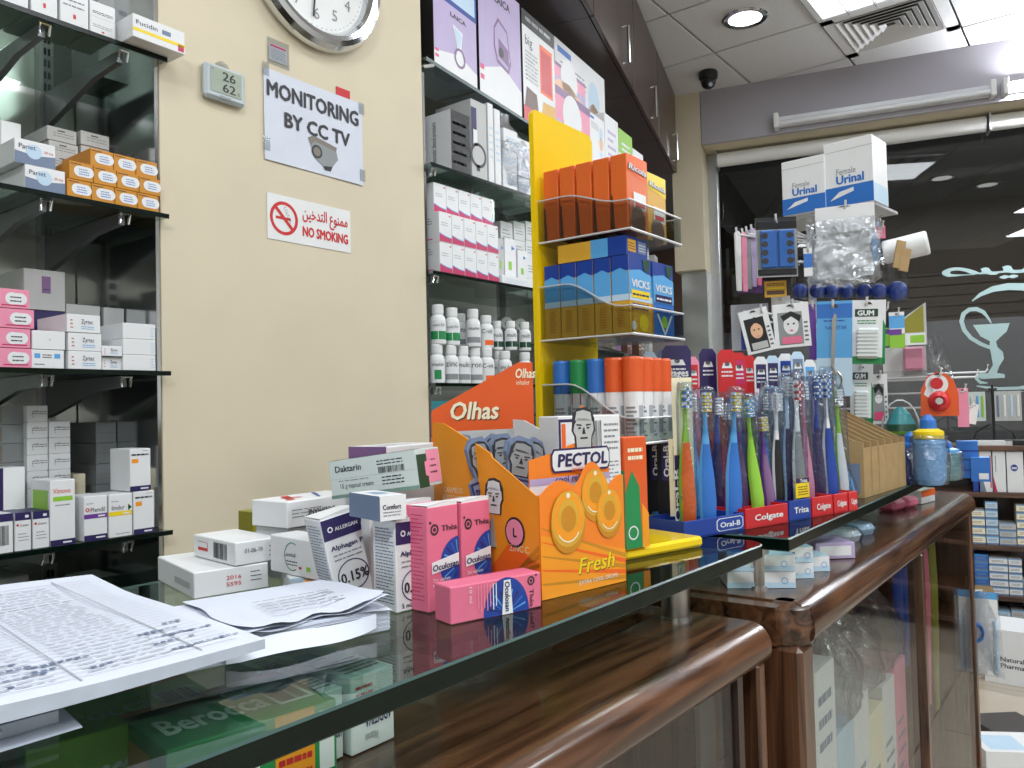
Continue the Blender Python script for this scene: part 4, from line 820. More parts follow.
# --- front row of cartons
def a_thea(F, L, T, R):
    F.ell(.22, .78, F.w*.13, 'ink', 1, inner=.62).ell(.22, .78, F.w*.045, 'ink').ell(.09, .85, F.w*.035, 'ink').text('Théa', .44, .755, F.h*.058, 'ink', bold=.02, fit=F.w*.5)
    n = 26; c = (1.0, .42); rr = .62
    pts = [(max(.0, min(1, c[0]+rr*cos(radians(a)))), c[1]+rr*F.w/F.h*sin(radians(a))*1.0) for a in range(95, 266, 9)]
    pts = [(u, v) for u, v in pts]+[(1.0, c[1]-rr*F.w/F.h), (1.0, c[1]+rr*F.w/F.h)]
    F.poly(pts, 'deepblue', 1)
    for k in range(9):
        a = radians(100+18*k); F.poly([(c[0]+.18*cos(a-.05)-.02, c[1]+.1*sin(a-.05)), (c[0]+.55*cos(a-.03), c[1]+.55*F.w/F.h*sin(a-.03)), (c[0]+.55*cos(a+.03), c[1]+.55*F.w/F.h*sin(a+.03)), (c[0]+.18*cos(a+.05)-.02, c[1]+.1*sin(a+.05))], ('sky', 'blue', 'navy')[k % 3], 2)
    F.poly([(.1, .36), (.98, .4), (.98, .52), (.1, .47)], 'white_card', 3).text('Oculosan', .13, .385, F.h*.06, 'navy', 4, bold=.03, fit=F.w*.82, shear=.1, rot=2)
    F.text('Zinc sulphate', .12, .28, F.h*.035, 'white_card', 4, fit=F.w*.55).text('Naphazoline', .12, .23, F.h*.035, 'white_card', 4, fit=F.w*.5)
    L.lines(.2, .1, .8, .95, 22, 'magenta', .22)
def a_thea_lying(F, L, T, R):
    # the same print turned a quarter
    F.ell(.88, .8, F.h*.13, 'ink', 1, inner=.62).ell(.88, .8, F.h*.045, 'ink').ell(.94, .94, F.h*.035, 'ink').text('Théa', .86, .56, F.w*.05, 'ink', 1, bold=.02, rot=-90, fit=F.h*.5)
    F.poly([(.595+.255*cos(radians(a)), max(0, .0+1.02*abs(sin(radians(a))))) for a in range(0, 181, 10)], 'deepblue', 1)
    for k in range(9):
        a = radians(18+18*k); q = F.w/F.h
        F.poly([(.595+.05*cos(a-.05), .02+.05*q*sin(a-.05)), (.595+.22*cos(a-.04), .02+.22*q*sin(a-.04)), (.595+.22*cos(a+.04), .02+.22*q*sin(a+.04)), (.595+.05*cos(a+.05), .02+.05*q*sin(a+.05))], ('sky', 'blue', 'navy')[k % 3], 2)
    F.poly([(.54, .0), (.66, .0), (.64, .95), (.565, .95)], 'white_card', 3).text('Oculosan', .575, .9, F.w*.055, 'navy', 4, bold=.03, rot=-90, fit=F.h*.82, shear=.1)
    F.text('10 ml', .19, .92, F.w*.03, 'white_card', 4, rot=-90, fit=F.h*.42)
    for i in range(7): F.rect(.28+.032*i, .2 if i % 2 else .3, .29+.032*i, .92, 'white_card' if i > 4 else 'candy', 4)
    T.rect(0, .97, 1, 1, 'hotpink')
oa = (onZ(429, 614, GZ))
pinkc = lambda nm, lab, size, loc, rz, art: carton(nm, lab, size, loc, rz, 'pink', art, 'pink eye-drop cartons', flap=None)
def with_flap(o, size, m='white_card'):
    w_, d_, h_ = size; MB().grid(lambda u, v: (.0008+(w_-.0016)*u, .0005+(d_-.001)*v, h_+.0004+.0022*sin(pi*u*.5)*(1-v)+.0006), 6, 3, m).grid(lambda u, v: (.0008+(w_-.0016)*u, .0004, h_-.0006+.0014*v+(.0022*sin(pi*u*.5))*v), 6, 1, m).build('tuck_flap', o); return o
up = (.036, .024, .085)
o1 = with_flap(pinkc('eye_drop_carton', 'pink eye-drop carton standing beside the tilted purple-and-white cartons', up, (oa.x, oa.y, G), -3, a_thea), up)
o2 = dup(o1, (oa.x+.0385, oa.y-.0035, G), (0, 0, radians(-3)), 'pink eye-drop carton standing next to the orange sweets display')
o3 = dup(o1, (oa.x+.006, oa.y+.034, G), (0, 0, radians(-1)), 'pink eye-drop carton standing behind the front pair')
ol = onZ(451, 626, GZ)
pinkc('eye_drop_carton', 'pink eye-drop carton lying on its side in front of the upright pair', (.0875, .024, .0285), (ol.x, ol.y, G), -17, a_thea_lying)
def a_alph(F, L, T, R):
    F.rect(0, .74, 1, .985, 'navy').ell(.2, .86, F.w*.07, 'white_card', 2, inner=.6).text('ALLERGAN', .32, .83, F.h*.045, 'white_card', 2, bold=.02, fit=F.w*.6).text('Alphagan P', .12, .61, F.h*.055, 'navy', 2, bold=.03, fit=F.w*.86)
    F.lines(.15, .47, .9, .58, 2, 'grey_ink', .3).ell(.56, .27, F.w*.42, 'navy', 1, inner=.93, asp=.9).text('0.15%', .22, .2, F.h*.12, 'ink', 2, bold=.03, fit=F.w*.72).text('5 mL', .14, .04, F.h*.05, 'ink', 2, bold=.02, fit=F.w*.3)
    L.lines(.12, .08, .9, .93, 24, 'slate', .35); T.lines(.1, .2, .9, .8, 3, 'navy', .4)
al = onZ(397, 614, GZ); sa = (.036, .032, .074)
with_flap(carton('eye_drop_box', 'white carton with a purple top band standing upright beside the pink ones', sa, (al.x, al.y, G), -8, 'white_card', a_alph, 'purple-banded white eye-drop cartons'), sa)
al2 = onZ(354, 607, GZ)
t2 = with_flap(carton('eye_drop_box', 'white carton with a purple top band leaning over, left of the upright one'.replace('left of', 'next to'), sa, (al2.x-.004, al2.y+.016, G), 0, 'white_card', a_alph, 'purple-banded white eye-drop cartons', rot=(radians(-1), radians(-11.5), radians(-14))), sa)
t2.location.z = G+.0005
t3 = with_flap(carton('eye_drop_box', 'white carton with a purple top band mostly hidden behind the leaning one', (.034, .030, .073), (al2.x+.038, al2.y+.038, G), -12, 'white_card', a_alph, 'purple-banded white eye-drop cartons'), (.034, .030, .073))
# --- the pile behind
def a_stamp(F, L, T, R):
    F.text('2016', .42, .55, F.h*.16, 'red', bold=.0, fit=F.w*.2, rot=0).text('SS95', .42, .3, F.h*.16, 'red', bold=0, fit=F.w*.2).lines(.75, .35, .9, .85, 3, 'ink', .2); L.rect(.5, .3, .9, .55, 'grey_card')
p = onZ(194, 600, GZ)
carton('drug_carton', 'flat white carton with a red stamp at the bottom behind the register', (.069, .115, .0235), (p.x, p.y, G), -14, 'white_card', a_stamp)
def a_barc(F, L, T, R):
    F.text('01-06-10', .2, .5, F.h*.2, 'ink', bold=0, fit=F.w*.4).lines(.76, .2, .92, .8, 3, 'ink', .25); L.bars(.5, .15, .82, .85).rect(.12, .35, .36, .75, 'red').rect(.125, .5, .355, .73, 'white_card', 2)
p = onZ(235, 567, GZ+.026)
carton('drug_carton', 'flat white carton with a barcode end lying on the red-stamped carton', (.045, .088, .0215), (.436, .657, GZ+.0248), -7, 'white_card', a_barc, flap=None)
carton('olive_carton', 'olive-yellow carton lying low against the beige wall behind the pile', (.06, .03, .052), (.555, .80, G), 0, 'olive')
def a_blue(F, L, T, R): F.lines(.15, .3, .5, .8, 4, 'sky', .3)
p = onZ(307, 607, GZ)
carton('drug_carton', 'flat white carton with a yellow and navy striped top before the leaning one', (.03, .06, .0145), (p.x, p.y, G), -35, 'white_card', lambda F, L, T, R: (F.lines(.1, .2, .5, .8, 3, 'ink', .25), T.rect(0, .45, 1, .62, 'amber').rect(0, .25, 1, .42, 'navy'), L.lines(.1, .3, .5, .8, 3, 'ink', .3)))
carton('drug_carton', 'small white carton with blue edge print beside the red-stamped carton', (.035, .06, .016), (.453, .60, G), -30, 'white_card', lambda F, L, T, R: F.rect(0, .8, 1, 1, 'pale_blue').lines(.1, .2, .8, .7, 3, 'slate', .3))
def a_oval(F, L, T, R):
    L.ell(.45, .5, L.h*.38, 'green', 1, inner=.93, a0=60, a1=300).text('Lamisil', .3, .5, L.h*.11, 'ink', 2, fit=L.w*.22).lines(.33, .25, .55, .42, 2, 'ink', .3).rect(.72, .18, .8, .3, 'lime').rect(.58, .2, .63, .27, 'red'); F.text('No.', .4, .15, F.h*.08, 'ink')
p = onZ(330, 583, GZ+.0165)
carton('drug_carton', 'white carton with a round green line mark resting on the flat ones in the pile', (.030, .083, .034), (.458, .562, GZ+.0172), -5, 'white_card', a_oval)
def a_doli(F, L, T, R):
    F.text('DOLIPRANE', .62, .62, F.h*.22, 'ink', bold=.02, rot=180, fit=F.w*.36).lines(.06, .35, .62, .75, 3, 'grey_ink', .25); T.poly([(.1, .2), (.2, .2), (.42, .9), (.32, .9)], 'red').poly([(.5, .2), (.54, .2), (.8, .9), (.74, .9)], 'deepblue').poly([(.2, .5), (.4, .4), (.4, .55), (.2, .65)], 'red')
p = onZ(287, 531, GZ+.053)
carton('drug_carton', 'white carton with upside-down print and a red and blue top in the pile', (.098, .055, .026), (.492, .654, GZ+.0520), 2, 'white_card', a_doli)
def a_dakt(F, L, T, R):
    F.text('Daktarin', .08, .68, F.h*.17, 'ink', bold=.02, fit=F.w*.3).rect(.0, .5, 1, .505, 'grey_ink').lines(.1, .42, .45, .47, 1, 'grey_ink').text('15 g topical cream', .12, .25, F.h*.12, 'ink', bold=0, fit=F.w*.38).rect(0, 0, 1, .09, 'sage')
    F.lines(.56, .72, .85, .88, 2, 'ink', .35).bars(.57, .52, .87, .68, n=22).lines(.6, .2, .85, .46, 3, 'ink', .35); T.rect(0, 0, 1, .3, 'sage')
    R.rect(.0, .0, .42, .86, 'dark_green').rect(.42, .1, .95, .95, 'candy').poly([(.3, .3), (.5, .25), (.5, .7), (.3, .65)], 'candy', 2).lines(.5, .3, .8, .8, 3, 'ink', .3)
carton('cream_carton', 'sage and white topical cream carton lying on top of the pile', (.092, .046, .035), (.490, .584, GZ+.0845), -9, 'mint', a_dakt, rot=(0, radians(-7), radians(-74)))
def a_com(F, L, T, R): R.rect(0, 0, 1, 1, 'white_card'); F.rect(0, 0, 1, 1, 'white_card').text('Comfort', .1, .45, F.h*.2, 'ink', bold=.03, fit=F.w*.7).lines(.12, .15, .8, .4, 2, 'grey_ink'); L.rect(0, 0, 1, 1, 'slate'); T.rect(.3, .3, .75, .7, 'pale_blue').lines(.33, .35, .7, .65, 3, 'slate', .4, 2)
p = onZ(391, 528, GZ+.055)
carton('drug_carton', 'small white carton with a slate-blue end tipped on top of the purple-banded ones', (.024, .052, .020), (.446, .474, GZ+.0768), -14, 'white_card', a_com, flap=None)
# unseen supports inside the pile are cartons too
carton('drug_carton', 'plain white carton in the middle of the pile carrying the sage cream carton', (.035, .035, .082), (.50, .545, G), -10, 'white_card', a_plain())
carton('drug_carton', 'plain white carton at the back of the pile under the upside-down one', (.09, .05, .05), (.497, .66, G), 2, 'white_card', a_plain())
carton('drug_carton', 'white carton with a mauve end on the pile next to the orange display', (.09, .05, .03), (.575, .60, GZ+.0985), 8, 'white_card', lambda F, L, T, R: (L.rect(0, 0, 1, 1, 'mauve'), T.lines(.1, .2, .8, .7, 3, 'grey_ink', .3)))
carton('drug_carton', 'tall grey-white carton behind the sage cream carton', (.09, .05, .097), (.575, .60, G), 8, 'grey_card', a_plain())
# ---------------------------------------------------------------- orange sweets display
pa = onZ(541, 601, GZ); pd = thing('sweets_display', 'open orange cardboard counter display of throat sweets with three gold drops printed on its front', 'display box', (pa.x, pa.y, G), (0, 0, radians(-12.3)))
PW, PD_ = .107, .155
hF, hL, hB = .087, .098, .152
def tri_wall(x, th, m='amber'):
    pts = [(0, 0), (PD_, 0), (PD_, hB), (PD_-.018, hB-.001), (.064, .1235), (.061, .119), (.004, .089), (0, .089)]
    mb = MB(); mb.prism(pts, x, x+th, m, axis='x'); return mb
mb = tri_wall(0, .0012); F = Face(mb, (-.0002, PD_, 0), (0, -PD_, 0), (0, 0, hB))
F.poly([(0, 0), (1, 0), (1, .56), (.6, .78), (.1, .99), (0, .99)], 'amber', 1).poly([(.45, 0), (1, 0), (1, .2), (.75, .3)], 'orange', 2).text('CARAMELOS', .12, .55, .0055, 'cream', 3, fit=.030).text('REFRESCANTES', .1, .50, .0055, 'cream', 3, fit=.034)
def head(F, u, v, h, m1='white_card', m2='ink', k=3):
    """outline drawing of a short-haired head"""
    q = lambda pts: [(u+x*h/F.w, v+y*h/F.h) for x, y in pts]
    F.poly(q([(-.3, 0), (.3, 0), (.33, .3), (.42, .42), (.4, .75), (.3, .95), (.05, 1.03), (-.22, 1), (-.38, .82), (-.42, .45), (-.33, .3)]), m2, k).poly(q([(-.25, .02), (.25, .02), (.27, .3), (.36, .45), (.34, .66), (.1, .74), (-.2, .76), (-.32, .6), (-.36, .45), (-.27, .3)]), m1, k+1).poly(q([(-.3, .7), (.3, .68), (.26, .9), (0, .96), (-.24, .92)]), m1, k+1)
    for sx in (-1, 1): F.poly(q([(sx*.08, .56), (sx*.26, .58), (sx*.26, .61), (sx*.08, .6)]), m2, k+2).poly(q([(sx*.1, .49), (sx*.2, .49), (sx*.2, .53), (sx*.1, .53)]), m2, k+2)
    F.poly(q([(-.02, .52), (.02, .52), (.06, .36), (-.06, .36)]), m2, k+2).poly(q([(-.14, .24), (.14, .24), (.12, .28), (-.12, .28)]), m2, k+2)
head(F, .62, .45, .032); F.ell(.80, .36, .0135, 'ink', 3).ell(.80, .36, .0115, 'candy', 4).text('L', .79, .335, .008, 'ink', 5, bold=.03).text('ZINC C', .75, .25, .006, 'cream', 3, fit=.026)
for k in range(4): F.poly([(.3+.1*k, 0), (.34+.1*k, 0), (1, .16+.05*k), (1, .13+.05*k)], 'mustard', 2)
mb.build('side_panel', pd)
tri_wall(PW-.0012, .0012, 'white_card').build('side_panel', pd)
mb = MB(); mb.box((.0012, PD_-.0012, 0), (PW-.0012, PD_, hB-.01), 'grey_card'); mb.build('back_panel', pd)
MB().box((0, 0, .0002), (PW, PD_, .0014), 'kraft').build('base_panel', pd)
mb = MB(); top = []
for i in range(25):
    u = i/24; z = .088+.012*abs(sin(pi*min(1, u*2.2)))*(u < .45)+(.026*sin(pi*(u-.40)/.42) if .40 < u < .82 else 0)+(.012 if u >= .82 else 0)*sin(pi*min(1, (u-.8)*3))
    top.append((PW*u, z if u > .01 else .088))
mb.prism([(PW, 0)]+[(0, 0)]+top, -.0012, 0, 'fresh_orange'); F = Face(mb, (0, -.0012, 0), (PW, 0, 0), (0, 0, .1))
F.poly([(0, 0), (1, 0), (1, .3), (.0, .55)], 'amber', 1)
for k in range(5): F.poly([(0, .62-.12*k), (.03, .6-.12*k), (1, .22-.05*k), (1, .26-.05*k)], ('mustard', 'orange')[k % 2], 1.5)
for (u, v, r, k) in ((.64, .86, .0175, 2), (.80, .68, .0165, 4), (.30, .66, .0205, 6)):
    F.ell(u, v-.05, r*1.02, 'mustard', k, asp=1.2).ell(u, v, r, 'gold', k+.3, asp=1.2).ell(u, v+.01, r*.88, 'amber', k+.6, asp=1.15).ell(u, v+.03, r*.62, 'gold', k+.9, asp=1.15).ell(u, v, r*.46, 'mustard', k+1.2, asp=1.2).ell(u, v+.2*r/.02, r*.12, 'cream', k+1.5).ell(u, v-.03, r*.75, 'cream', k+1.5, inner=.92, a0=215, a1=325, asp=1.15)
F.text('Fresh', .42, .15, .0145, 'brown', 1.8, bold=.03, shear=.25, fit=.047, rot=1).text('Fresh', .415, .155, .0145, 'yellow', 2.4, bold=.02, shear=.25, fit=.047, rot=1).text('EXTRA COOL DROPS', .42, .06, .0035, 'white_card', 2, fit=.05)
mb.build('front_panel', pd)
# printed header standing inside, with the head cut-out
mb = MB(); hp = [(.002, .05), (PW-.003, .05), (PW-.003, .118), (.088, .125), (.082, .128), (.0785, .131), (.079, .142), (.081, .15), (.079, .160), (.071, .165), (.062, .161), (.059, .15), (.061, .141), (.061, .131), (.05, .129), (.045, .126), (.002, .118)]
mb.prism(hp, .0135, .0145, 'fresh_orange'); F = Face(mb, (.002, .0135, .05), (PW-.005, 0, 0), (0, 0, .12))
F.poly([(0, .0), (1, .0), (1, .38), (0, .38)], 'white_card', 1).rect(0, .38, 1, .43, 'lilac', 2); head(F, .665, .63, .037, 'grey_card', 'ink', 3)
for x, y, ru in ((.6, .54, .50),): F.poly([(.28, .46), (.97, .46), (1, .5), (1, .6), (.97, .64), (.28, .64), (.25, .6), (.25, .5)], 'navy', 4).poly([(.29, .475), (.96, .475), (.985, .51), (.985, .59), (.96, .625), (.29, .625), (.265, .59), (.265, .51)], 'white_card', 5).text('PECTOL', .33, .505, .0115, 'navy', 6, bold=.04, shear=.1, fit=.064)
F.text('FRESH', .5, .455, .004, 'orange', 7, fit=.02).text('cool refreshing', .3, .39, .006, 'navy', 4, fit=.06)
for u in (.3, .62): F.ell(u, .16, .013, 'amber', 3).ell(u, .16, .007, 'mustard', 4)
mb.build('header_card', pd)
# sweet packets inside the tray
pk0 = None
for k, (x, y, rz, ry) in enumerate(((.012, .055, -15, 14), (.024, .075, 4, -12), (.04, .058, 10, 20), (.056, .09, -8, -6), (.03, .11, -20, 10), (.062, .062, 14, -16), (.018, .125, 6, 6))):
    loc = Vector((pa.x, pa.y, G))+Matrix.Rotation(radians(-12.3), 3, 'Z') @ Vector((x, y, .035)); rot = (radians(-8), radians(ry), radians(-12+rz)); lab = 'navy sweet packet with a printed head outline inside the orange display, ' + ORD[k+1] + ' of seven'
    if pk0 is None:
        mb = MB(); hp = [(-.02, 0), (.02, 0), (.022, .05), (.02, .066), (.013, .07), (.014, .082), (.015, .095), (.009, .105), (-.006, .106), (-.014, .098), (-.014, .082), (-.012, .07), (-.02, .066), (-.022, .05)]
        mb.prism([(x_, z_) for x_, z_ in hp], 0, .004, 'slate'); F = Face(mb, (-.022, 0, 0), (.044, 0, 0), (0, 0, .106)); head(F, .5, .64, .033, 'mid_grey', 'ink', 2)
        F.poly([(.02, .40), (.98, .40), (.98, .62), (.02, .62)], 'navy', 3).poly([(.06, .42), (.94, .42), (.94, .6), (.06, .6)], 'slate', 4).text('PECTOL', .1, .46, .011, 'navy', 5, bold=.03, fit=.034).rect(.0, 0, 1, .36, 'mid_grey', 2)
        pk0 = tag(mb.build('sweet_packet', None, loc, rot), lab, 'packet', 'sweet packets in the orange display')
    else:
        c = pk0.copy(); COL.objects.link(c); c.location = loc; c.rotation_euler = rot; c['label'] = lab
tg = bag('plastic_wrapper', 'small twisted clear wrapper sticking out of the orange display', (-.009, -.006, 0), (.009, .006, .085), 'bag_film', 9, .02, neck=.5); tg.location = Vector((pa.x, pa.y, G))+Matrix.Rotation(radians(-12.3), 3, 'Z') @ Vector((.05, .028, .02))
# ---------------------------------------------------------------- inhaler display behind
q = onD(432, 452, .90); od = thing('inhaler_display', 'orange-red cardboard display with a slanted top edge behind the orange sweets display', 'display box', (q.x, q.y, G), (0, 0, radians(-46)))
zz = lambda x, y: onD(x, y, .90).z-GZ
W1 = (onD(535, 420, .90)-q).xy.length
prof = [(0, 0), (W1, 0), (W1, zz(530, 362)), (W1*.86, zz(517, 362)), (.001, zz(431, 411)), (0, zz(431, 414))]
mb = MB(); mb.prism(prof, 0, .0015, 'rust'); F = Face(mb, (0, 0, 0), (W1, 0, 0), (0, 0, zz(530, 362)))
hh_ = zz(530, 362); F.text('Olbas'.replace('b', 'h'), .2, zz(450, 421)/hh_, .020, 'brown', 1, bold=.03, shear=.2, fit=.054).text('Olhas', .19, zz(450, 420)/hh_, .020, 'cream', 2, bold=.03, shear=.2, fit=.054).text('Olhas', .83, zz(516, 378)/hh_, .011, 'cream', 2, bold=.03, shear=.2, fit=.0225).text('inhaler', .835, zz(516, 385)/hh_, .006, 'cream', 2, fit=.0154)
mb.build('front_panel', od)
MB().box((0, .0015, 0), (.0015, .05, zz(431, 440)), 'rust').build('side_panel', od); MB().box((W1-.0015, .0015, 0), (W1, .05, zz(530, 364)), 'rust').build('side_panel', od); MB().box((.0015, .048, 0), (W1-.0015, .05, zz(470, 400)), 'teal').build('back_panel', od)
# ---------------------------------------------------------------- white barcode carton behind the display
q = onZ(624, 562, GZ); aw = -14
def a_bar(F, L, T, R):
    F.bars(.33, .76, .68, .965, n=20).rect(.0, .72, .3, .98, 'navy').rect(.03, .74, .27, .96, 'white_card', 2).rect(.04, .75, .1, .95, 'orange', 3).lines(.36, .04, .95, .7, 26, 'grey_ink', .35).lines(.72, .76, .96, .96, 5, 'grey_ink', .35)
    R.lines(.1, .02, .9, .98, 30, 'grey_ink', .3)
w_ = .088; q0 = q-away(aw)*w_
carton('white_carton', 'tall white carton with a barcode and fine print behind the orange sweets display', (w_, .03, .155), (q0.x, q0.y, G), aw, 'white_card', a_bar)
# ---------------------------------------------------------------- boxes lying under the near glass, on the wood
Zw = Z1+.0006
def a_rocca(F, L, T, R):
    T.text('Berocca', .08, .25, T.h*.34, 'white_card', bold=.03, fit=T.w*.6).rect(.0, .86, 1, 1, 'amber').rect(.72, .2, .95, .6, 'white_card').bars(.74, .24, .93, .56, n=12, k=2).ell(.62, .75, T.h*.1, 'white_card', 1, inner=.85); F.text('Berocca', .06, .3, F.h*.4, 'white_card', bold=.03, fit=F.w*.45).rect(.6, 0, .85, 1, 'amber').lines(.62, .1, .83, .9, 4, 'red', .4, 2).rect(.88, .1, .98, .9, 'white_card'); L.rect(.1, .2, .7, .8, 'amber')
for k, (x, y, rz, sz, body, lab) in enumerate(((.03, .43, -6, (.125, .085, .05), 'green', 'green effervescent vitamin carton under the near glass, by the register end'), (onZ(338, 768, Zw).x-.118, onZ(338, 768, Zw).y+.012, -6, (.115, .085, .05), 'green', 'green effervescent vitamin carton under the near glass, beside the white ones'), (.06, .53, -6, (.13, .09, .05), 'green', 'green effervescent vitamin carton lying deeper under the near glass'), (.205, .525, -8, (.12, .075, .05), 'lime', 'lime-green vitamin carton lying deeper under the near glass'))):
    carton('vitamin_carton', lab, sz, (x, y, Zw), rz+Y1, body, a_rocca, 'green cartons under the near glass')
def a_add(F, L, T, R):
    F.text('ADDITIVA', .92, .50, F.h*.2, 'navy', bold=.02, rot=180, fit=F.w*.62).lines(.1, .72, .5, .9, 2, 'red', .4).text('Vitamin', .6, .22, F.h*.12, 'grey_ink', rot=180, fit=F.w*.3); T.lines(.1, .1, .9, .5, 5, 'ink', .35).rect(.1, .6, .5, .85, 'sky')
qa, qb = onZ(352, 757, Zw), onZ(392, 737, Zw)
for k, (x, y, rz, sz, lab) in enumerate(((qa.x, qa.y, -2, ((qb-qa).length, .09, .055), 'white vitamin carton with upside-down print under the near glass, outer one'), (qa.x-.022, qa.y+.006, -2, (.019, .08, .05), 'slim white vitamin carton under the near glass between green and white ones'), (.37, .52, -8, (.065, .07, .05), 'white vitamin carton under the near glass, inner one'))):
    carton('vitamin_carton', lab, sz, (x, y, Zw), rz, 'white_card', a_add, 'white cartons under the near glass')
# inside the near counter, seen dimly through its pane
inn = lambda x, y, z: c1p(x, y, z)
carton('tall_box', 'tall pale carton standing dimly inside the near counter behind its pane', (.05, .06, .2), tuple(inn(.73, .42, .531)), Y1, 'white_card', lambda F, L, T, R: L.lines(.15, .1, .85, .9, 12, 'ink', .35))
for k in range(3): carton('flat_box', 'pale carton lying dimly inside the near counter, %s from its end' % ORD[k+1], (.1, .09, .07), tuple(inn(.60-.13*k, .41, .531)), Y1, 'grey_card', a_plain())
# ---------------------------------------------------------------- yellow acrylic tier stand
ys = thing('acrylic_stand', 'yellow acrylic tier stand with clear trays on the near glass top', 'display stand', (0, 0, 0))
PY = .605; mb = MB(); mb.prism([(.857, GZ+.013), (1.006, GZ+.013), (1.006, 1.603), (.998, 1.611), (.863, 1.611), (.857, 1.605)], PY, PY+.007, 'yellow_acrylic'); mb.build('back_panel', ys)
bp = MB(); bp.box((0, 0, .0006), (.125, .25, .0125), 'yellow_acrylic', Matrix.Translation((.748, .422, GZ)) @ Matrix.Rotation(radians(-16), 4, 'Z'), c=.003); bp.box((.857, .52, GZ+.0007), (1.006, .625, GZ+.0128), 'yellow_acrylic', c=.003); bp.build('base_plate', ys)
def tray(x0, x1, y0, y1, z, hb, hf, nm='clear_tray'):
    t = .003; mb = MB(); mb.box((x0, y0, z-t), (x1, y1, z), 'acrylic')
    side = [(y0, z)]+[(y0, z+hf)]+[(y0+.012+(y1-y0-.05)*i/8, z+hf+(hb-hf)*(.5-.5*cos(pi*i/8))) for i in range(9)]+[(y1, z+hb), (y1, z)]
    for x in (x0, x1-t): mb.prism(side, x, x+t, 'acrylic', axis='x')
    mb.box((x0+t, y0, z), (x1-t, y0+t, z+hf), 'acrylic'); o = mb.build(nm, ys)
    rim = MB()
    for x in (x0, x1): rim.tube([(x, y, zz_) for y, zz_ in side[1:-1]], .0011, 'wire_white', 5)
    rim.tube([(x0, y0, z+hf), (x1, y0, z+hf)], .0013, 'wire_white', 5).tube([(x0, y0, z-.001), (x1, y0, z-.001)], .0018, 'wire_white', 5).tube([(x0, y1, z-.001), (x0, y0, z-.001)], .0014, 'wire_white', 5).build('tray_rim', o)
    return o
T1, T2, T3 = 1.432, 1.303, 1.169
tray(.862, 1.006, .468, .604, T1, .055, .035); tray(.862, 1.006, .468, .604, T2, .07, .034)
tray(.862, .985, .462, .604, T3, .075, .03)
def a_ric(c2, dark):
    def f(F, L, T, R):
        F.poly([(0, .78), (1, .70), (1, 1), (0, 1)], c2, 1).text('Ricola', .08, .80, F.h*.09, 'navy', 3, bold=.06, shear=.15, fit=F.w*.86, rot=-3).text('Ricola', .09, .806, F.h*.085, 'white_card', 4, bold=.02, shear=.15, fit=F.w*.84, rot=-3)
        F.rect(.3, .3, .9, .52, 'white_card', 2).rect(.36, .33, .84, .4, 'red', 3).ell(.5, .14, F.w*.35, dark, 2); L.poly([(.0, 0), (.22, 0), (.12, .45), (0, .5)], 'brown', 1)
    return f
f0 = None
for c, (col, band2, dk, x, yo) in enumerate((('rust', 'orange', 'brown', .868, .0), ('gold', 'yellow', 'brown', .945, .012))):
    f0 = None
    for k in range(5 if c == 0 else 4):
        loc = (x, .474+yo+.0255*k, T1+.0006); lab = ('orange' if c == 0 else 'golden yellow')+' lozenge pack standing in the top clear tray, %s from the front' % ORD[k+1]
        if f0 is None: f0 = carton('lozenge_pack', lab, (.054, .0225, .094 if c == 0 else .090), loc, 0, 'ricola' if c == 0 else col, a_ric(band2, dk), 'lozenge packs in the top tray of the yellow stand')
        else: copy_box(f0, loc, lab)
def a_vicks(mid, band):
    def f(F, L, T, R):
        for fc in (F, L):
            fc.rect(0, .8, 1, 1, 'deepblue').poly([(0, .8), (.5, .84), (1, .78), (1, .45), (0, .45)], 'sky', 2)
            if fc is L or mid == 'gold': fc.rect(0, 0, 1, .42, 'gold', 1).rect(0, .42, 1, .5, 'pale_blue', 2.5)
        F.text('VICKS', .1, .6, F.h*.1, 'white_card', 4, bold=.03, fit=F.w*.8).poly([(.6, .98), (.95, .98), (.9, .86), (.78, .8), (.66, .86)], 'dark_green', 3).rect(.08, .46, .9, .56, band, 4).lines(.12, .48, .85, .54, 1, 'navy' if band == 'yellow' else 'white_card', .4, 5).lines(.1, .3, .85, .42, 2, 'navy', .3, 4)
        if mid != 'gold': F.poly([(.1, .3), (.2, .3), (.5, .06), (.8, .3), (.9, .3), (.5, 0)], 'white_card', 4).ell(.5, .2, F.w*.14, 'lime', 3); F.rect(0, 0, 1, .44, 'blue', 1)
        else: F.ell(.6, .15, F.w*.2, 'yellow', 3); F.ell(.15, .1, F.w*.1, 'white_card', 4)
        L.lines(.3, .08, .7, .38, 9, 'mustard', .5, 3)
    return f
for c, (x, mid, band, n) in enumerate(((.868, 'gold', 'yellow', 5), (.932, 'blue', 'navy', 5))):
    f0 = None
    for k in range(n):
        loc = (x, .475+.0255*k, T2+.0006); lab = ('blue and gold' if c == 0 else 'blue')+' lozenge carton standing in the second clear tray, %s from the front' % ORD[k+1]
        if f0 is None: f0 = carton('lozenge_carton', lab, (.058, .0235, .097), loc, 0, 'blue' if c else 'gold', a_vicks(mid, band), 'lozenge cartons in the second tray of the yellow stand')
        else: copy_box(f0, loc, lab)
def a_vlie(F, L, T, R):
    for fc in (L,): fc.rect(.0, 0, .62, 1, 'gold').rect(.5, 0, .75, 1, 'sky', 1.5).rect(.75, 0, 1, 1, 'deepblue', 2)
    F.rect(0, 0, 1, 1, 'deepblue').rect(.08, .2, .45, .85, 'gold', 2).lines(.1, .3, .42, .75, 3, 'brown', .3, 3).rect(.55, .2, .92, .85, 'slate', 2).lines(.58, .3, .9, .75, 3, 'white_card', .3, 3)
carton('lozenge_carton', 'blue and gold lozenge carton lying across the standing ones in the second tray', (.056, .1, .0235), (.868, .478, T2+.0985), 0, 'deepblue', a_vlie)
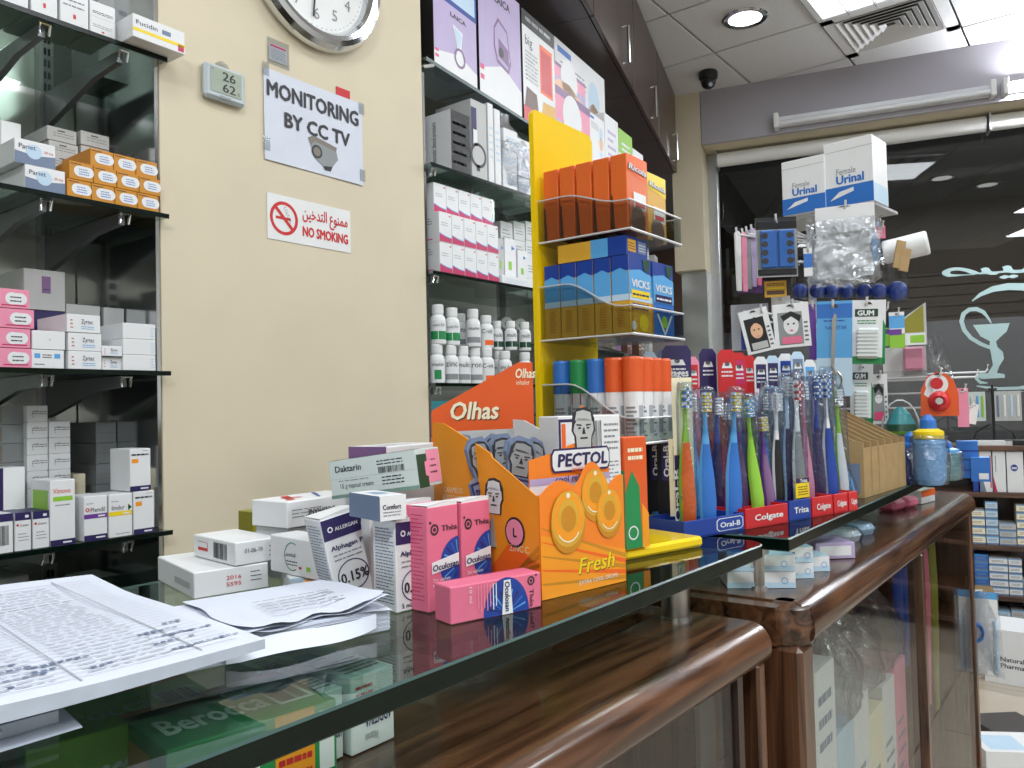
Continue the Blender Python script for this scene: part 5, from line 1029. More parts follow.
# spray cans
def spray(label, x, y, cap, mid, grp):
    t = thing('spray_can', label, 'spray can', (x, y, T3+.0006), (0, 0, radians(-55)), grp)
    mb = MB(); mb.lathe([(.0118, 0), (.0122, .002), (.0122, .062), (.011, .066)], 'white_card', n=16)
    def cr(u0, u1, z0, z1, m, k): mb.grid(lambda u, v: ((.0122+k)*cos(radians(-90+u0+(u1-u0)*u)), (.0122+k)*sin(radians(-90+u0+(u1-u0)*u)), z0+(z1-z0)*v), 6, 1, m)
    cr(-170, 170, .048, .062, mid, .0003)
    for q in range(8): cr(-60+7*(q % 2), 10-9*(q % 3), .006+.005*q, .0085+.005*q, 'grey_ink', .0005)
    cr(25, 60, .01, .045, 'silver_print', .0004); mb.build('can_body', t, smooth=True)
    MB().lathe([(.0126, .062), (.0128, .066), (.0128, .102), (.0116, .105)], cap, n=16).build('cap', t, smooth=True)
    return t
k = 0
for j, y in enumerate((.478, .504, .530, .556, .582)):
    for i, x in enumerate((.877, .903, .929, .955)):
        cap, mid, nm = ('rust', 'white_card', 'orange')
        if j == 2: cap, mid, nm = ('blue', 'pale_blue', 'blue')
        if j == 3: cap, mid, nm = ('green', 'red', 'green')
        if j == 4: cap, mid, nm = ('blue', 'pale_blue', 'blue')
        if i > 1 and j > 1: cap, mid, nm = ('white_plastic', 'pale_blue', 'white')
        spray('%s-capped white spray can in the lowest clear tray, %s row from the front, %s along' % (nm, ORD[j+1], ORD[i+1]), x, y, cap, mid, 'spray cans in the lowest tray of the yellow stand')
# green and red pack and dark brush cards on the base of the stand
q = onZ(630, 553, GZ+.013)
carton('herbal_pack', 'green and orange pack with a leaf drawing standing on the yellow base', (.034, .02, .118), (q.x+.015, q.y+.012, GZ+.0130), -16, 'rust', lambda F, L, T, R: (F.poly([(0, 0), (.7, 0), (.62, .55), (.3, .7), (0, .5)], 'green', 1).poly([(.7, 0), (1, 0), (1, .3), (.72, .4)], 'amber', 1).ell(.3, .14, F.w*.22, 'white_card', 2, inner=.8).lines(.15, .78, .8, .92, 2, 'cream', .5), L.rect(0, 0, 1, .7, 'green')), flap=None)
# ================================================================== TOOTHBRUSHES
RW = radians(-16); RA = onZ(706, 537, GZ); RUv = Vector((cos(RW), sin(RW), 0)); RNv = Vector((-sin(RW), cos(RW), 0))
def rowpt(px, off, py=450):
    """where the sight line of column px meets the vertical plane of a toothbrush row"""
    P = RA+RNv*off; p = onP(px, py, P, RNv); return p
def row_z(px, py, off): return onP(px, py, RA+RNv*off, RNv).z
def holder(label, px0, px1, depth, hgt, col, txt_, tcol, off=0):
    a = (rowpt(px0, off, 525)-RA).dot(RUv); b = (rowpt(px1, off, 515)-RA).dot(RUv); w_ = b-a-.002; o_ = RA+RUv*a+RNv*off
    t = thing('toothbrush_holder', label, 'display tray', (o_.x, o_.y, GZ+.0005), (0, 0, RW), 'toothbrush holder trays')
    mb = MB(); th_ = .002
    mb.box((0, 0, 0), (w_, depth, .002), col).box((0, 0, 0), (w_, th_, hgt), col, c=.0006).box((0, depth-th_, 0), (w_, depth, hgt), col)
    for x in (0, w_-th_): mb.box((x, th_, .0021), (x+th_, depth-th_, hgt), col)
    n = max(2, int(depth/.035))
    for q in range(1, n): mb.box((th_, depth*q/n, .0021), (w_-th_, depth*q/n+.0015, hgt*.8), col)
    F = Face(mb, (0, 0, 0), (w_, 0, 0), (0, 0, hgt))
    if txt_:
        if txt_ == 'Oral-B': F.poly([(.56, .15), (.94, .15), (.98, .3), (.98, .75), (.94, .88), (.56, .88), (.52, .75), (.52, .3)], 'white_card', 1).poly([(.57, .19), (.93, .19), (.965, .32), (.965, .73), (.93, .84), (.57, .84), (.535, .73), (.535, .32)], 'deepblue', 2).text(txt_, .58, .36, hgt*.3, 'white_card', 3, bold=.03, fit=w_*.34)
        else: F.text(txt_, .2, .36, hgt*.3, tcol, 3, bold=.03, fit=w_*.66)
    mb.build('tray_body', t); return t
holder('blue toothbrush holder with a white oval mark at the near end of the far glass', 684, 745, .13, .022, 'deepblue', 'Oral-B', 'white_card')
holder('red toothbrush holder between the two blue holders', 746, 789, .13, .026, 'red', 'Colgate', 'white_card')
holder('dark blue toothbrush holder in the middle of the row, between red ones', 790, 812, .13, .028, 'deepblue', 'Trisa', 'white_card')
for k, (a, b) in enumerate(((813, 834), (835, 849), (850, 859))): holder('red toothbrush holder beyond the dark blue one, %s of three' % ORD[k+1], a, b, .13, .028, 'red', 'Colgate', 'white_card')
def brush(label, px, ytop, off, hcol, gcol, bcol, group, lean=0, pack=None, card=None, wide=1.0, zb=.003, cat='toothbrush', face=0):
    """Toothbrush standing in its slot: tapered handle, rubber grip, head with a tufted block; optional clear pack and card."""
    p = rowpt(px, off, 450); z1 = row_z(px, ytop, off); L_ = z1-GZ-zb-.001; t = thing('toothbrush', label, cat, (p.x, p.y, GZ+zb), (radians(lean*.3), radians(lean), RW+radians(-25+face)), group)
    sw = .0074*wide; S = [(0, sw*.7, .004, 0), (.01*L_, sw, .0052, 0), (.2*L_, sw*1.15, .0062, -.001), (.38*L_, sw*1.05, .0058, .001), (.52*L_, sw*.8, .0048, .002), (.62*L_, sw*.55, .0036, .001), (.76*L_, .0026, .0026, 0), (.84*L_, .0034, .0024, 0), (.87*L_, .0055, .0024, 0), (.96*L_, .0058, .0024, 0), (L_, .003, .002, 0)]
    MB().loft(S, hcol, n=10).build('handle', t, smooth=True)
    if gcol: MB().loft([(z, a*.8, .002, y-b*.75) for z, a, b, y in S[1:6]], gcol, n=8).build('grip', t, smooth=True)
    hb = MB()
    for i in range(6):
        for j in (-1, 0, 1): hb.box((j*.0034-.0014, -.011, L_*(.855+.024*i)), (j*.0034+.0014, -.0021, L_*(.872+.024*i)), bcol if (i+j) % 2 else 'white_card')
    hb.build('bristles', t)['kind'] = 'stuff'
    if pack:
        mb = MB(); mb.loft([(.70*L_, .006, .006, -.002), (.74*L_, .011, .011, -.004), (L_+.002, .0115, .0115, -.004), (L_+.007, .007, .007, -.002)] if pack == 'cap' else [(.0, .009, .009, -.001), (.02*L_, .0125, .0105, -.001), (.9*L_, .0125, .0115, -.003), (L_+.006, .010, .009, -.002)], 'blister', n=10); mb.build('clear_pack', t, smooth=True)
    if card:
        cc, ch_, z0, txt_, tc = card; mb = MB(); mb.box((-.0135, .0072, 0), (.0135, .0082, L_+.012 if not ch_ else ch_), cc); F = Face(mb, (-.0135, .0072, 0), (.027, 0, 0), (0, 0, L_+.012))
        if txt_: F.poly([(.02, .04), (.3, .04), (.3, .5), (.02, .5)], 'navy', 1).text(txt_, .25, .07, .008, 'white_card', 2, bold=.03, rot=90, fit=L_*.36)
        mb.build('card', t)
    return t
g = 'toothbrushes standing in the front row of the holders'
ob = lambda c: (c, 0, 0, 'Oral-B', 'white_card')
brush('orange toothbrush with pale green edges on a yellow card, first of the front row', 686, 386, .02, 'lime', 'orange', 'blue', g, pack='full', wide=1.35, card=ob('cream'))
brush('chunky blue toothbrush with a yellow head beside the orange one', 706, 391, .022, 'sky', 'blue', 'yellow', g, pack='cap', wide=1.4)
brush('chunky blue toothbrush with a yellow head beside the lime-green kids one', 731, 391, .02, 'sky', 'blue', 'yellow', g, lean=2, pack='cap', wide=1.4)
brush('lime-green kids toothbrush with a curved handle in the red holder', 757, 398, .018, 'lime', 'lime', 'sky', g, lean=-4, pack='cap', wide=1.1)
brush('purple toothbrush beside the lime-green kids one', 769, 415, .03, 'purple', 'mauve', 'yellow', g, lean=-4, pack='cap')
brush('white and black toothbrush before the dark blue holder', 777, 392, .03, 'white_plastic', 'black', 'white_card', g, pack='cap')
brush('clear-packed toothbrush with a pale blue neck left of the tall white one'.replace('left of', 'before'), 788, 376, .035, 'pale_blue', 'navy', 'white_card', g, pack='full')
brush('tall white toothbrush with a long grey grip and red bristles', 798, 380, .02, 'white_plastic', 'mid_grey', 'red', g, pack='full', wide=1.2, card=('navy', .06, 0, None, 'x'))
brush('pink toothbrush beside the tall white one', 808, 380, .03, 'pink', 'candy', 'white_card', g, lean=-2, pack='full')
brush('clear dark-blue ribbed toothbrush in the second red holder', 818, 378, .03, 'deepblue', 'navy', 'blue', g, pack='full', wide=1.2)
brush('white toothbrush with blue bristles and blue oval grip', 831, 378, .02, 'white_plastic', 'deepblue', 'blue', g, lean=-2, pack='cap', wide=1.35)
brush('lime and white toothbrush at the far end of the front row', 842, 388, .03, 'lime', 'white_plastic', 'white_card', g, lean=-2, pack='full', wide=1.1)
mb = MB(); yl = rowpt(796, .008, 490); mb.box((0, 0, 0), (.032, .0012, .028), 'yellow'); F = Face(mb, (0, 0, 0), (.032, 0, 0), (0, 0, .028)); F.rect(0, .74, 1, 1, 'navy').text('Trisa', .3, .77, .005, 'white_card', 2, bold=.03, fit=.017).lines(.15, .12, .9, .62, 4, 'brown', .35)
tag(mb.build('price_card', None, (yl.x, yl.y, GZ+.029), (0, 0, RW)), 'small yellow and navy card on the dark blue toothbrush holder', 'card')
g = 'toothbrushes in the middle row of the holders'
for k, (px, yt, a, b, c, nm) in enumerate(((696, 392, 'slate', 'sky', 'white_card', 'grey-blue'), (716, 396, 'deepblue', 'navy', 'white_card', 'navy'), (722, 402, 'red', 'magenta', 'white_card', 'red'), (742, 400, 'purple', 'mauve', 'white_card', 'dark purple'), (750, 396, 'dark_green', 'green', 'sky', 'dark green'), (763, 392, 'teal', 'sky', 'white_card', 'teal'), (773, 384, 'white_plastic', 'grey_card', 'sky', 'white'), (784, 378, 'pale_blue', 'sky', 'red', 'pale blue'), (792, 374, 'slate', 'navy', 'white_card', 'slate'), (804, 372, 'magenta', 'pink', 'white_card', 'crimson'), (813, 374, 'lilac', 'purple', 'sky', 'lilac'), (823, 370, 'blue', 'deepblue', 'sky', 'bright blue'), (836, 380, 'pale_blue', 'white_plastic', 'green', 'icy'))):
    brush('%s toothbrush in clear packing, middle row behind the front brushes' % nm, px, yt, .066, a, b, c, g, lean=(-2, 1, 2)[k % 3], pack='full')
def hangpack(label, px, ytop, off, cc, rim, c1_, group, wpx=16, txt_=None, hcard=.05):
    p = rowpt(px, off, 400); z1 = row_z(px, ytop, off); d_ = (p-C0).dot(FW); w_ = wpx*d_/800*1.25; t = thing('brush_pack', label, 'toothbrush pack', (p.x, p.y, GZ+.0005), (0, 0, RW+radians(-22)), group); H = z1-GZ
    mb = MB(); mb.prism([(-w_/2, 0), (w_/2, 0), (w_/2, H-.008), (w_/2-.006, H), (-w_/2+.006, H), (-w_/2, H-.008)], 0, .0012, cc)
    F = Face(mb, (-w_/2, 0, 0), (w_, 0, 0), (0, 0, H)); F.rect(.12, 1-hcard/H, .88, 1-.012/H, rim, 1); F.ell(.5, 1-.022/H, .0045, 'dim_board', 2, asp=.7)
    if txt_: F.text(txt_, .12, 1-.044/H, .011, 'white_card', 3, bold=.03, fit=w_*.76)
    F.poly([(.2, 1-.028/H), (.8, 1-.028/H), (.7, 1-.02/H), (.3, 1-.02/H)], 'white_card', 2).lines(.18, 1-.042/H, .8, 1-.03/H, 2, 'white_card', .4, 2)
    mb.build('card', t)
    MB().loft([(.01, .006, .004, -.004), (H*.4, .007, .0045, -.005), (H*.55, .0035, .003, -.003), (H*.7, .0055, .004, -.004)], c1_, n=8).build('brush', t, smooth=True)
    MB().loft([(.006, .010, .008, -.004), (H*.7, .011, .009, -.005), (H*.74, .008, .004, -.002)], 'blister', n=10).build('blister', t, smooth=True); return t
g = 'hanging toothbrush packs standing in the back rows'
for k, (px, yt, cc, rim, c1_, nm, wp, tx_) in enumerate(((628, 354, 'grey_card', 'slate', 'sky', 'grey', 10, None), (651, 352, 'pale_blue', 'slate', 'sky', 'pale blue', 13, None), (664, 350, 'slate', 'navy', 'lime', 'slate', 12, None), (678, 346, 'navy', 'navy', 'orange', 'navy, widest,', 25, 'Stages'), (694, 357, 'candy', 'red', 'pink', 'pink', 11, None), (709, 349, 'navy', 'navy', 'red', 'navy', 15, None), (728, 350, 'red', 'red', 'purple', 'bright red', 16, None), (740, 353, 'red', 'magenta', 'blue', 'crimson', 13, None), (750, 356, 'red', 'red', 'lime', 'dark red', 13, None), (762, 357, 'white_card', 'navy', 'sky', 'white and navy', 12, None), (774, 356, 'pale_blue', 'navy', 'red', 'pale navy-topped', 12, None), (787, 354, 'white_card', 'deepblue', 'sky', 'white and blue', 13, None), (799, 352, 'pale_blue', 'slate', 'green', 'frosty blue', 12, None), (811, 360, 'white_card', 'sky', 'navy', 'white sky-topped', 11, None))):
    hangpack('%s topped toothbrush pack in the back row behind the brushes' % nm if 'topped' not in nm else '%s toothbrush pack in the back row behind the brushes' % nm, px, yt, .115+.012*(k % 3), cc, rim, c1_, g, wp, tx_)
# dark and yellow brush cards beside the stand
for k, (px, yt, cc, off) in enumerate(((656, 436, 'black', .085), (667, 436, 'black', .06), (679, 438, 'cream', .035))):
    p = rowpt(px, off, 470); H = row_z(px, yt, off)-GZ-.024; mb = MB(); mb.box((-.014, 0, 0), (.014, .0012, H), cc); F = Face(mb, (-.014, 0, 0), (.028, 0, 0), (0, 0, H)); F.poly([(.2, .46), (.3, .42), (.62, .42), (.72, .46), (.72, .9), (.62, .95), (.3, .95), (.2, .9)], 'navy', 1).text('Oral-B', .62, .48, .009, 'white_card', 2, bold=.03, rot=90, fit=H*.4)
    tag(mb.build('brush_card', None, (p.x, p.y, GZ+.0235), (0, 0, RW+radians(-15))), ('black brush card nearest the green pack', 'black brush card behind the yellow one', 'yellow brush card with a navy oval beside the orange toothbrush')[k], 'card', 'upright brush cards beside the yellow stand')
# ================================================================== HOOK STAND ON THE FAR GLASS TOP
HS = Vector((1.90, .56, GZ+.0005))
hs = thing('hook_stand', 'white wire hook stand on the far glass top, hung with small goods', 'display stand', HS)
MB().lathe([(.085, 0), (.085, .006), (.03, .014), (.012, .02)], 'wire_white', n=24).build('base', hs, smooth=True)
MB().cyl((0, 0, .014), (0, 0, .66), .009, 'wire_white', 12).build('pole', hs, smooth=True)
def facing(cx, tilt=0): return radians(37.2-math.degrees(atan((cx-512)/800))-90+tilt)
def hook(px, py, D, up=.012, ln=None):
    """rod from the pole to a point of the stand at sight column px, turned up at its tip"""
    e = onD(px, py, D)-HS; s0 = Vector((0, 0, e.z-.004)); d = (Vector((e.x, e.y, 0))).normalized()
    MB().tube([s0+d*.006, Vector((e.x, e.y, e.z-.004)), Vector((e.x, e.y, e.z-.004))+d*.004+Vector((0, 0, .004)), Vector((e.x, e.y, e.z))+d*.006+Vector((0, 0, up))], .0024, 'wire_white', 6).build('hook', hs)
def panel(name, label, cat, x0, y0, x1, y1, D, art=None, body='white_card', th=.003, tilt=0, roll=0, group=None, shape=None, hang=True, build=None):
    cx, cy = (x0+x1)/2, (y0+y1)/2; p = onD(cx, cy, D); w_ = (x1-x0)*D/800/max(.3, cos(radians(tilt))); h_ = (y1-y0)*D/800
    mb = MB(); pts = [(-w_/2+u*w_, v*h_) for u, v in (shape or ((0, 0), (1, 0), (1, 1), (0, 1)))]
    mb.prism(pts, 0, th, body); F = Face(mb, (-w_/2, 0, 0), (w_, 0, 0), (0, 0, h_))
    if art: art(F, mb, w_, h_)
    if hang: F.poly([(.38, .93), (.62, .93), (.55, .97), (.45, .97)], 'dim_board', 4)
    o = mb.build(name, None, (p.x, p.y, p.z-h_/2), (0, radians(roll), facing(cx, tilt))); tag(o, label, cat, group)
    if hang: hook(cx, y0+(y1-y0)*.05, D)
    return o
# two boxes standing on a small wire shelf at the top
tp_ = MB()
a = onD(783, 215, 1.86)-HS; 
def a_uri(F, L, T, R):
    F.rect(0, 0, 1, .30, 'blue').text('Female', .25, .48, F.h*.1, 'grey_ink', 2, fit=F.w*.4).text('Urinal', .25, .34, F.h*.13, 'blue', 2, bold=.04, fit=F.w*.56).rect(0, .85, 1, .856, 'mid_grey').poly([(.1, .1), (.3, .22), (.6, .26), (.6, .2), (.3, .14)], 'white_card', 2)
    R.rect(0, 0, 1, .28, 'pale_blue'); L.rect(0, 0, 1, .3, 'blue')
topz = onD(830, 216, 1.86).z-.004
bw_ = .098
for k, (px, h_, lab) in enumerate(((783, .125, 'white and blue boxed urinal on top of the hook stand, shorter-looking one over the blue foam pack'), (826, .145, 'white and blue boxed urinal on top of the hook stand, taller-looking one over the clear bag'))):
    p = onD(px, 215, 1.86 if k == 0 else 1.80); carton('urinal_box', ('white and blue urinal box on top of the stand, the one over the foam pack', 'white and blue urinal box on top of the stand, the one over the bag')[k], (.098 if k == 0 else .105, .09, h_), (p.x, p.y, topz+.006), math.degrees(facing(px))-22, 'white_card', a_uri, 'boxed urinals on top of the hook stand')
c_ = onD(830, 214, 1.86)-HS
sh_ = MB(); sh_.box((-.12, -.05, -.003), (.12, .09, .003), 'wire_white', Matrix.Translation((c_.x, c_.y, topz+.0025-HS.z)) @ Matrix.Rotation(facing(830, -22), 4, 'Z')); sh_.cyl((0, 0, .6), (c_.x, c_.y, topz-HS.z), .006, 'wire_white'); sh_.build('top_shelf', hs)
# toe separators in clear packs
def a_toe(F, mb, w_, h_):
    F.rect(.03, .02, .97, .13, 'black', 1).rect(.0, .8, 1, 1, 'black', 1)
    for i, (u0, u1) in enumerate(((.1, .5), (.52, .92))): mb.box((-w_/2+u0*w_, -.009, h_*.14), (-w_/2+u1*w_, -.0006, h_*.78), 'blue', c=.003)
    for i in range(4):
        for sx in (0, 1): z = h_*(.26+.14*i); x = -w_/2+w_*(.2 if sx == 0 else .8); mb.lathe([(.0065, -.0002), (.0065, .0002)], 'dim_board', Matrix.Translation((x, -.0095, z)) @ Matrix.Rotation(pi/2, 4, 'X'), 10); mb.box((min(x, x+(-1, 1)[sx]*w_*.1), -.0098, z-.0028), (max(x, x+(-1, 1)[sx]*w_*.1), -.0093, z+.0028), 'dim_board')
toe = panel('foam_pack', 'clear pack of a blue toe separator hanging on the stand', 'pack', 757, 217, 796, 277, 1.68, a_toe, 'grey_card', .002, 12)
MB().box((-.041, -.012, .003), (.041, -.0005, .118), 'clear_plastic', c=.003).build('clear_cover', toe)
for k, (px, py, col, lab) in enumerate(((738, 231, 'white_plastic', 'white'), (744, 232, 'candy', 'pale pink'), (748, 230, 'mid_grey', 'grey'), (753, 228, 'lilac', 'lilac'), (758, 227, 'pink', 'bright pink'))):
    p = onD(px, py, 1.74+.012*k); mb = MB(); H = 60*1.74/800
    mb.prism([(-.006, 0), (.006, 0), (.008, H*.7), (.008, H*.96), (.003, H), (-.003, H), (-.008, H*.96), (-.008, H*.7)], 0, .004, col); tag(mb.build('nail_file', None, (p.x, p.y, p.z-H), (0, 0, facing(px, 48))), lab+' flat nail file hanging at the end of the stand beside the foam pack', 'nail file', 'files hanging beside the foam pack')
    hook(px, py+2, 1.742+.012*k)
for k in range(4):
    px = 742+6*k; p = onD(px, 292, 1.76+.015*k); mb = MB(); mb.box((-.009, 0, 0), (.009, .004, .055), 'purple', c=.0015)
    for q in range(5): mb.box((-.008+.004*q-.0007, .001, -.014), (-.008+.004*q+.0007, .003, .001), 'purple')
    mb.box((-.001, .001, .054), (.001, .003, .13), 'clear_plastic')
    tag(mb.build('purple_comb', None, (p.x, p.y, p.z+.012), (0, 0, facing(px, 40))), 'small purple comb hanging below the nail files, %s from the window side' % ORD[k+1], 'comb', 'purple combs under the files')
panel('photo_card', 'small amber picture card under the blue foam pack', 'card', 765, 281, 786, 297, 1.72, lambda F, mb, w_, h_: F.rect(.1, .15, .9, .4, 'brown').rect(.1, .5, .9, .6, 'yellow').lines(.1, .7, .9, .9, 2, 'brown', .5), 'gold', .003, 5, hang=False)
MB_ = panel('white_card', 'plain white backing card under the amber picture card', 'card', 772, 296, 790, 318, 1.75, None, 'white_card', .002, 5)
# big clear bag pack with a white header
bp_ = panel('header_card', 'white header card of the big crumpled clear bag on the stand', 'card', 817, 205, 872, 232, 1.66, None, 'white_card', .002, -4)
p = onD(845, 284, 1.66)
bg_ = bag('plastic_bag', 'big crumpled clear bag hanging in the middle of the hook stand', (-.068, -.012, 0), (.068, .02, .135), 'bag_film', 3, .014, 12, 12); bg_.location = (p.x, p.y, p.z); bg_.rotation_euler = (0, 0, facing(845))
mb = MB(); mb.grid(lambda u, v: (-.054+.108*u+.003*sin(9*v), .004+.006*sin(13*u+7*v)+.005*sin(21*v-9*u)+.004*sin(31*u*v), .012+.108*v+.003*sin(8*u)), 22, 20, 'white_plastic'); o = mb.build('folded_cloth', bg_, smooth=True)
p = onD(846, 287, 1.64); fl = MB(); fl.grid(lambda u, v: (-.055+.11*u, .003*sin(14*u+5*v), .028*v+.004*sin(9*u)), 14, 4, 'bag_film').build('plastic_flap', bg_, (0, -.02, -.006), smooth=True)
# blue balls in clear tubes
for k, px in enumerate((800, 817, 831, 847, 864, 879, 897)):
    D = 1.80+(-.02 if k > 4 else 0); p = onD(px, 291, D); r_ = .0165 if k < 6 else .022
    t = thing('ball_tube', 'clear tube holding a blue ball under the big bag, %s from the window' % ORD[7-k], 'toy', (p.x, p.y, p.z), (0, 0, 0), 'blue balls in clear tubes')
    MB().lathe([(r_*sin(pi*i/10), -r_*cos(pi*i/10)) for i in range(1, 10)], 'deepblue', n=16).build('ball', t, smooth=True)
    MB().lathe([(r_*1.08, -r_*1.1), (r_*1.1, r_*1.1), (r_*.95, .055), (r_*.6, .06)], 'clear_plastic', n=14).build('tube', t, smooth=True)
    MB().tube([(0, 0, .058), (0, 0, .066), (.012, 0, .07)], .0016, 'wire_white').build('hanger', t)
MB().tube([onD(790, 262, 1.80)-HS, onD(847, 262, 1.81)-HS, onD(905, 262, 1.79)-HS], .003, 'wire_white').cyl((0, 0, onD(847, 262, 1.81).z-HS.z), onD(847, 262, 1.81)-HS, .003, 'wire_white').build('cross_rail', hs)
mb = MB(); mb.lathe([(.024, 0), (.026, .003), (.026, .085), (.024, .088)], 'white_plastic', n=18); p = onD(884, 253, 1.76); tag(mb.build('wrapped_roll', None, (p.x, p.y, p.z), (radians(6), radians(82), facing(900)), smooth=True), 'white plastic-wrapped roll jutting towards the window from the stand', 'roll'); hook(886, 252, 1.765)
for k, px in enumerate((893, 899)):
    panel('brown_clip', 'brown hair clip in front of the white wrapped roll, ' + ('upper', 'lower')[k], 'clip', px, 240+8*k, px+8, 268+3*k, 1.70, None, 'kraft', .004, 30, 12, 'brown clips by the roll', hang=False)
o = panel('blister_tube', 'blue and white tube hanging beside the big clear bag', 'tube', 804, 248, 812, 276, 1.66, lambda F, mb, w_, h_: F.rect(0, .3, 1, .8, 'blue', 1), 'white_plastic', .008, 0)
panel('grey_pack', 'grey clear pack behind the big bag with a printed label', 'pack', 812, 240, 828, 282, 1.74, lambda F, mb, w_, h_: F.rect(.2, .6, .8, .9, 'white_card').lines(.25, .65, .75, .85, 3, 'ink', .4), 'silver_print', .01, 0)
panel('pink_pack', 'small pink pack behind the big bag at its window side', 'pack', 877, 226, 885, 238, 1.74, None, 'pink', .008, 0)
panel('blue_sleeve', 'blue translucent sleeve behind the big bag', 'pack', 872, 222, 880, 262, 1.76, None, 'sky', .006, 0)
panel('grey_board', 'plain grey board behind the face-mask packs', 'board', 732, 304, 768, 350, 1.90, None, 'silver_print', .004, 0, hang=False)
panel('blue_tube', 'upright blue and white tube pack beside the first face-mask pack', 'tube', 741, 315, 750, 350, 1.62, lambda F, mb, w_, h_: F.rect(0, 0, 1, .75, 'deepblue'), 'white_plastic', .01, 0)
def a_face(bgc, lip):
    def f(F, mb, w_, h_):
        F.rect(.12, .06, .8, .8, bgc).ell(.48, .5, w_*.21, 'skin' if bgc == 'black' else 'white_card', 2, asp=1.3).poly([(.2, .72), (.5, .82), (.78, .7), (.72, .56), (.5, .7), (.28, .6)], 'black', 3)
        for q in (.4, .56): F.ell(q, .53, w_*.03, 'ink', 4)
        F.ell(.48, .38, w_*.05, lip, 4, asp=.6).rect(.2, .08, .75, .24, lip if bgc != 'black' else 'grey_card', 4).lines(.84, .1, .94, .6, 5, 'ink', .4)
    return f
panel('face_mask_pack', 'face-mask pack with a dark picture tilted on the stand', 'pack', 748, 308, 776, 352, 1.60, a_face('black', 'candy'), 'white_card', .006, 8, -12, 'face-mask packs')
panel('face_mask_pack', 'face-mask pack with a grey picture and pink print on the stand', 'pack', 776, 303, 810, 347, 1.60, a_face('mid_grey', 'pink'), 'white_card', .006, 4, -3, 'face-mask packs')
panel('purple_strip', 'narrow purple pack beside the blue scissor card', 'pack', 809, 304, 816, 360, 1.64, None, 'purple', .008, 0)
def a_sci(F, mb, w_, h_):
    F.rect(0, .82, 1, .97, 'blue', 1).rect(0, 0, 1, .4, 'pale_blue', 1).text('NAIL STAR', .25, .70, h_*.04, 'deepblue', 2, fit=w_*.6).lines(.2, .78, .8, .81, 1, 'deepblue', .4)
    mb.prism([(-.006, h_*.3), (.0, h_*.3), (.0045, h_*.85), (.0005, h_*.87), (-.004, h_*.8)], -.004, -.001, 'brushed_steel'); mb.tube([(.004+.010*cos(q*.63), -.004, h_*.16+.018*sin(q*.63)) for q in range(11)], .002, 'brushed_steel', 6); mb.tube([(-.003, -.003, h_*.32), (.004, -.004, h_*.22)], .0025, 'brushed_steel', 6)
panel('scissor_card', 'tall blue card with steel nail scissors on the stand', 'card', 816, 301, 849, 396, 1.58, a_sci, 'sky', .003, -3, 2)
def a_gum(F, mb, w_, h_):
    F.poly([(0, 0), (1, 0), (1, .1), (.0, .12)], 'green', 1).poly([(.92, 0), (1, 0), (1, .6), (.92, .7)], 'green', 1).rect(.12, .74, .78, .86, 'dark_green', 2).text('GUM', .2, .76, h_*.08, 'white_card', 3, bold=.05, fit=w_*.46).lines(.2, .62, .72, .7, 2, 'green', .4, 2)
    mb.box((-w_*.32, -.012, h_*.08), (w_*.32, -.0008, h_*.56), 'mint', c=.004)
    for i in range(7): F.rect(.2, .12+.06*i, .8, .15+.06*i, 'white_card', 45)
panel('floss_pack', 'green and white interdental pack hanging on the stand, upper one', 'pack', 850, 300, 882, 364, 1.56, a_gum, 'white_card', .003, 0, 3, 'green and white interdental packs')
panel('floss_pack', 'green and white interdental pack hanging lower, behind the kraft trays', 'pack', 850, 364, 871, 424, 1.62, a_gum, 'white_card', .003, 0, 2, 'green and white interdental packs')
panel('face_mask_pack', 'face-mask pack with a pink and lime picture low on the stand', 'pack', 871, 374, 887, 424, 1.64, a_face('mid_grey', 'hotpink'), 'white_card', .006, 6, 0, 'face-mask packs')
panel('lime_pack', 'small lime and black pack beside the green and white one', 'pack', 882, 306, 891, 346, 1.62, lambda F, mb, w_, h_: F.rect(0, 0, 1, .45, 'lime').rect(0, .3, 1, .42, 'purple', 2), 'black', .008, 0)
panel('lime_pack', 'lime and blue carded pack at the window side of the stand', 'pack', 890, 312, 904, 348, 1.60, lambda F, mb, w_, h_: F.rect(0, 0, 1, .4, 'lime').rect(0, .36, .8, .52, 'purple', 2).rect(0, .55, 1, .9, 'sky'), 'white_card', .008, 0)
o = panel('clear_pack', 'clear pack with a green-labelled header over pink beads', 'pack', 902, 303, 925, 345, 1.60, lambda F, mb, w_, h_: F.rect(.05, .0, .95, .28, 'white_card').rect(.35, .05, .9, .23, 'lime', 2).poly([(.1, .3), (.9, .3), (.9, .95), (.1, .6)], 'olive', 1), 'grey_card', .003, 0, shape=((0, 0), (1, 0), (1, 1), (0, .62)), hang=False)
o = panel('sponge_pack', 'boxed clear pack of pink sponges under the green-labelled one', 'pack', 885, 347, 924, 381, 1.66, lambda F, mb, w_, h_: (F.rect(0, 0, 1, .3, 'grey_card'), mb.box((-w_*.02, -.022, h_*.3), (w_*.45, -.0008, h_*.98), 'candy', c=.004)), 'white_plastic', .01, 0, hang=False)
MB().box((-.002, -.026, .01), (.042, -.0005, .07), 'clear_plastic').build('clear_cover', o)
hook(905, 348, 1.665)
p = onD(938, 378, 1.66); cb = MB(); cb.grid(lambda u, v: (-.045+.03*v+(.075-.05*v)*u, .012*sin(7*u+4*v), .085*v+.004*sin(11*u+3*v)), 14, 8, 'bag_film'); tag(cb.build('plastic_bag', None, (p.x, p.y, p.z), (0, 0, facing(938)), smooth=True), 'shiny clear bag tapering over the red dispenser card', 'bag')
for py in (372, 377): hook(985-(py-372)*2, py-2, 1.70)
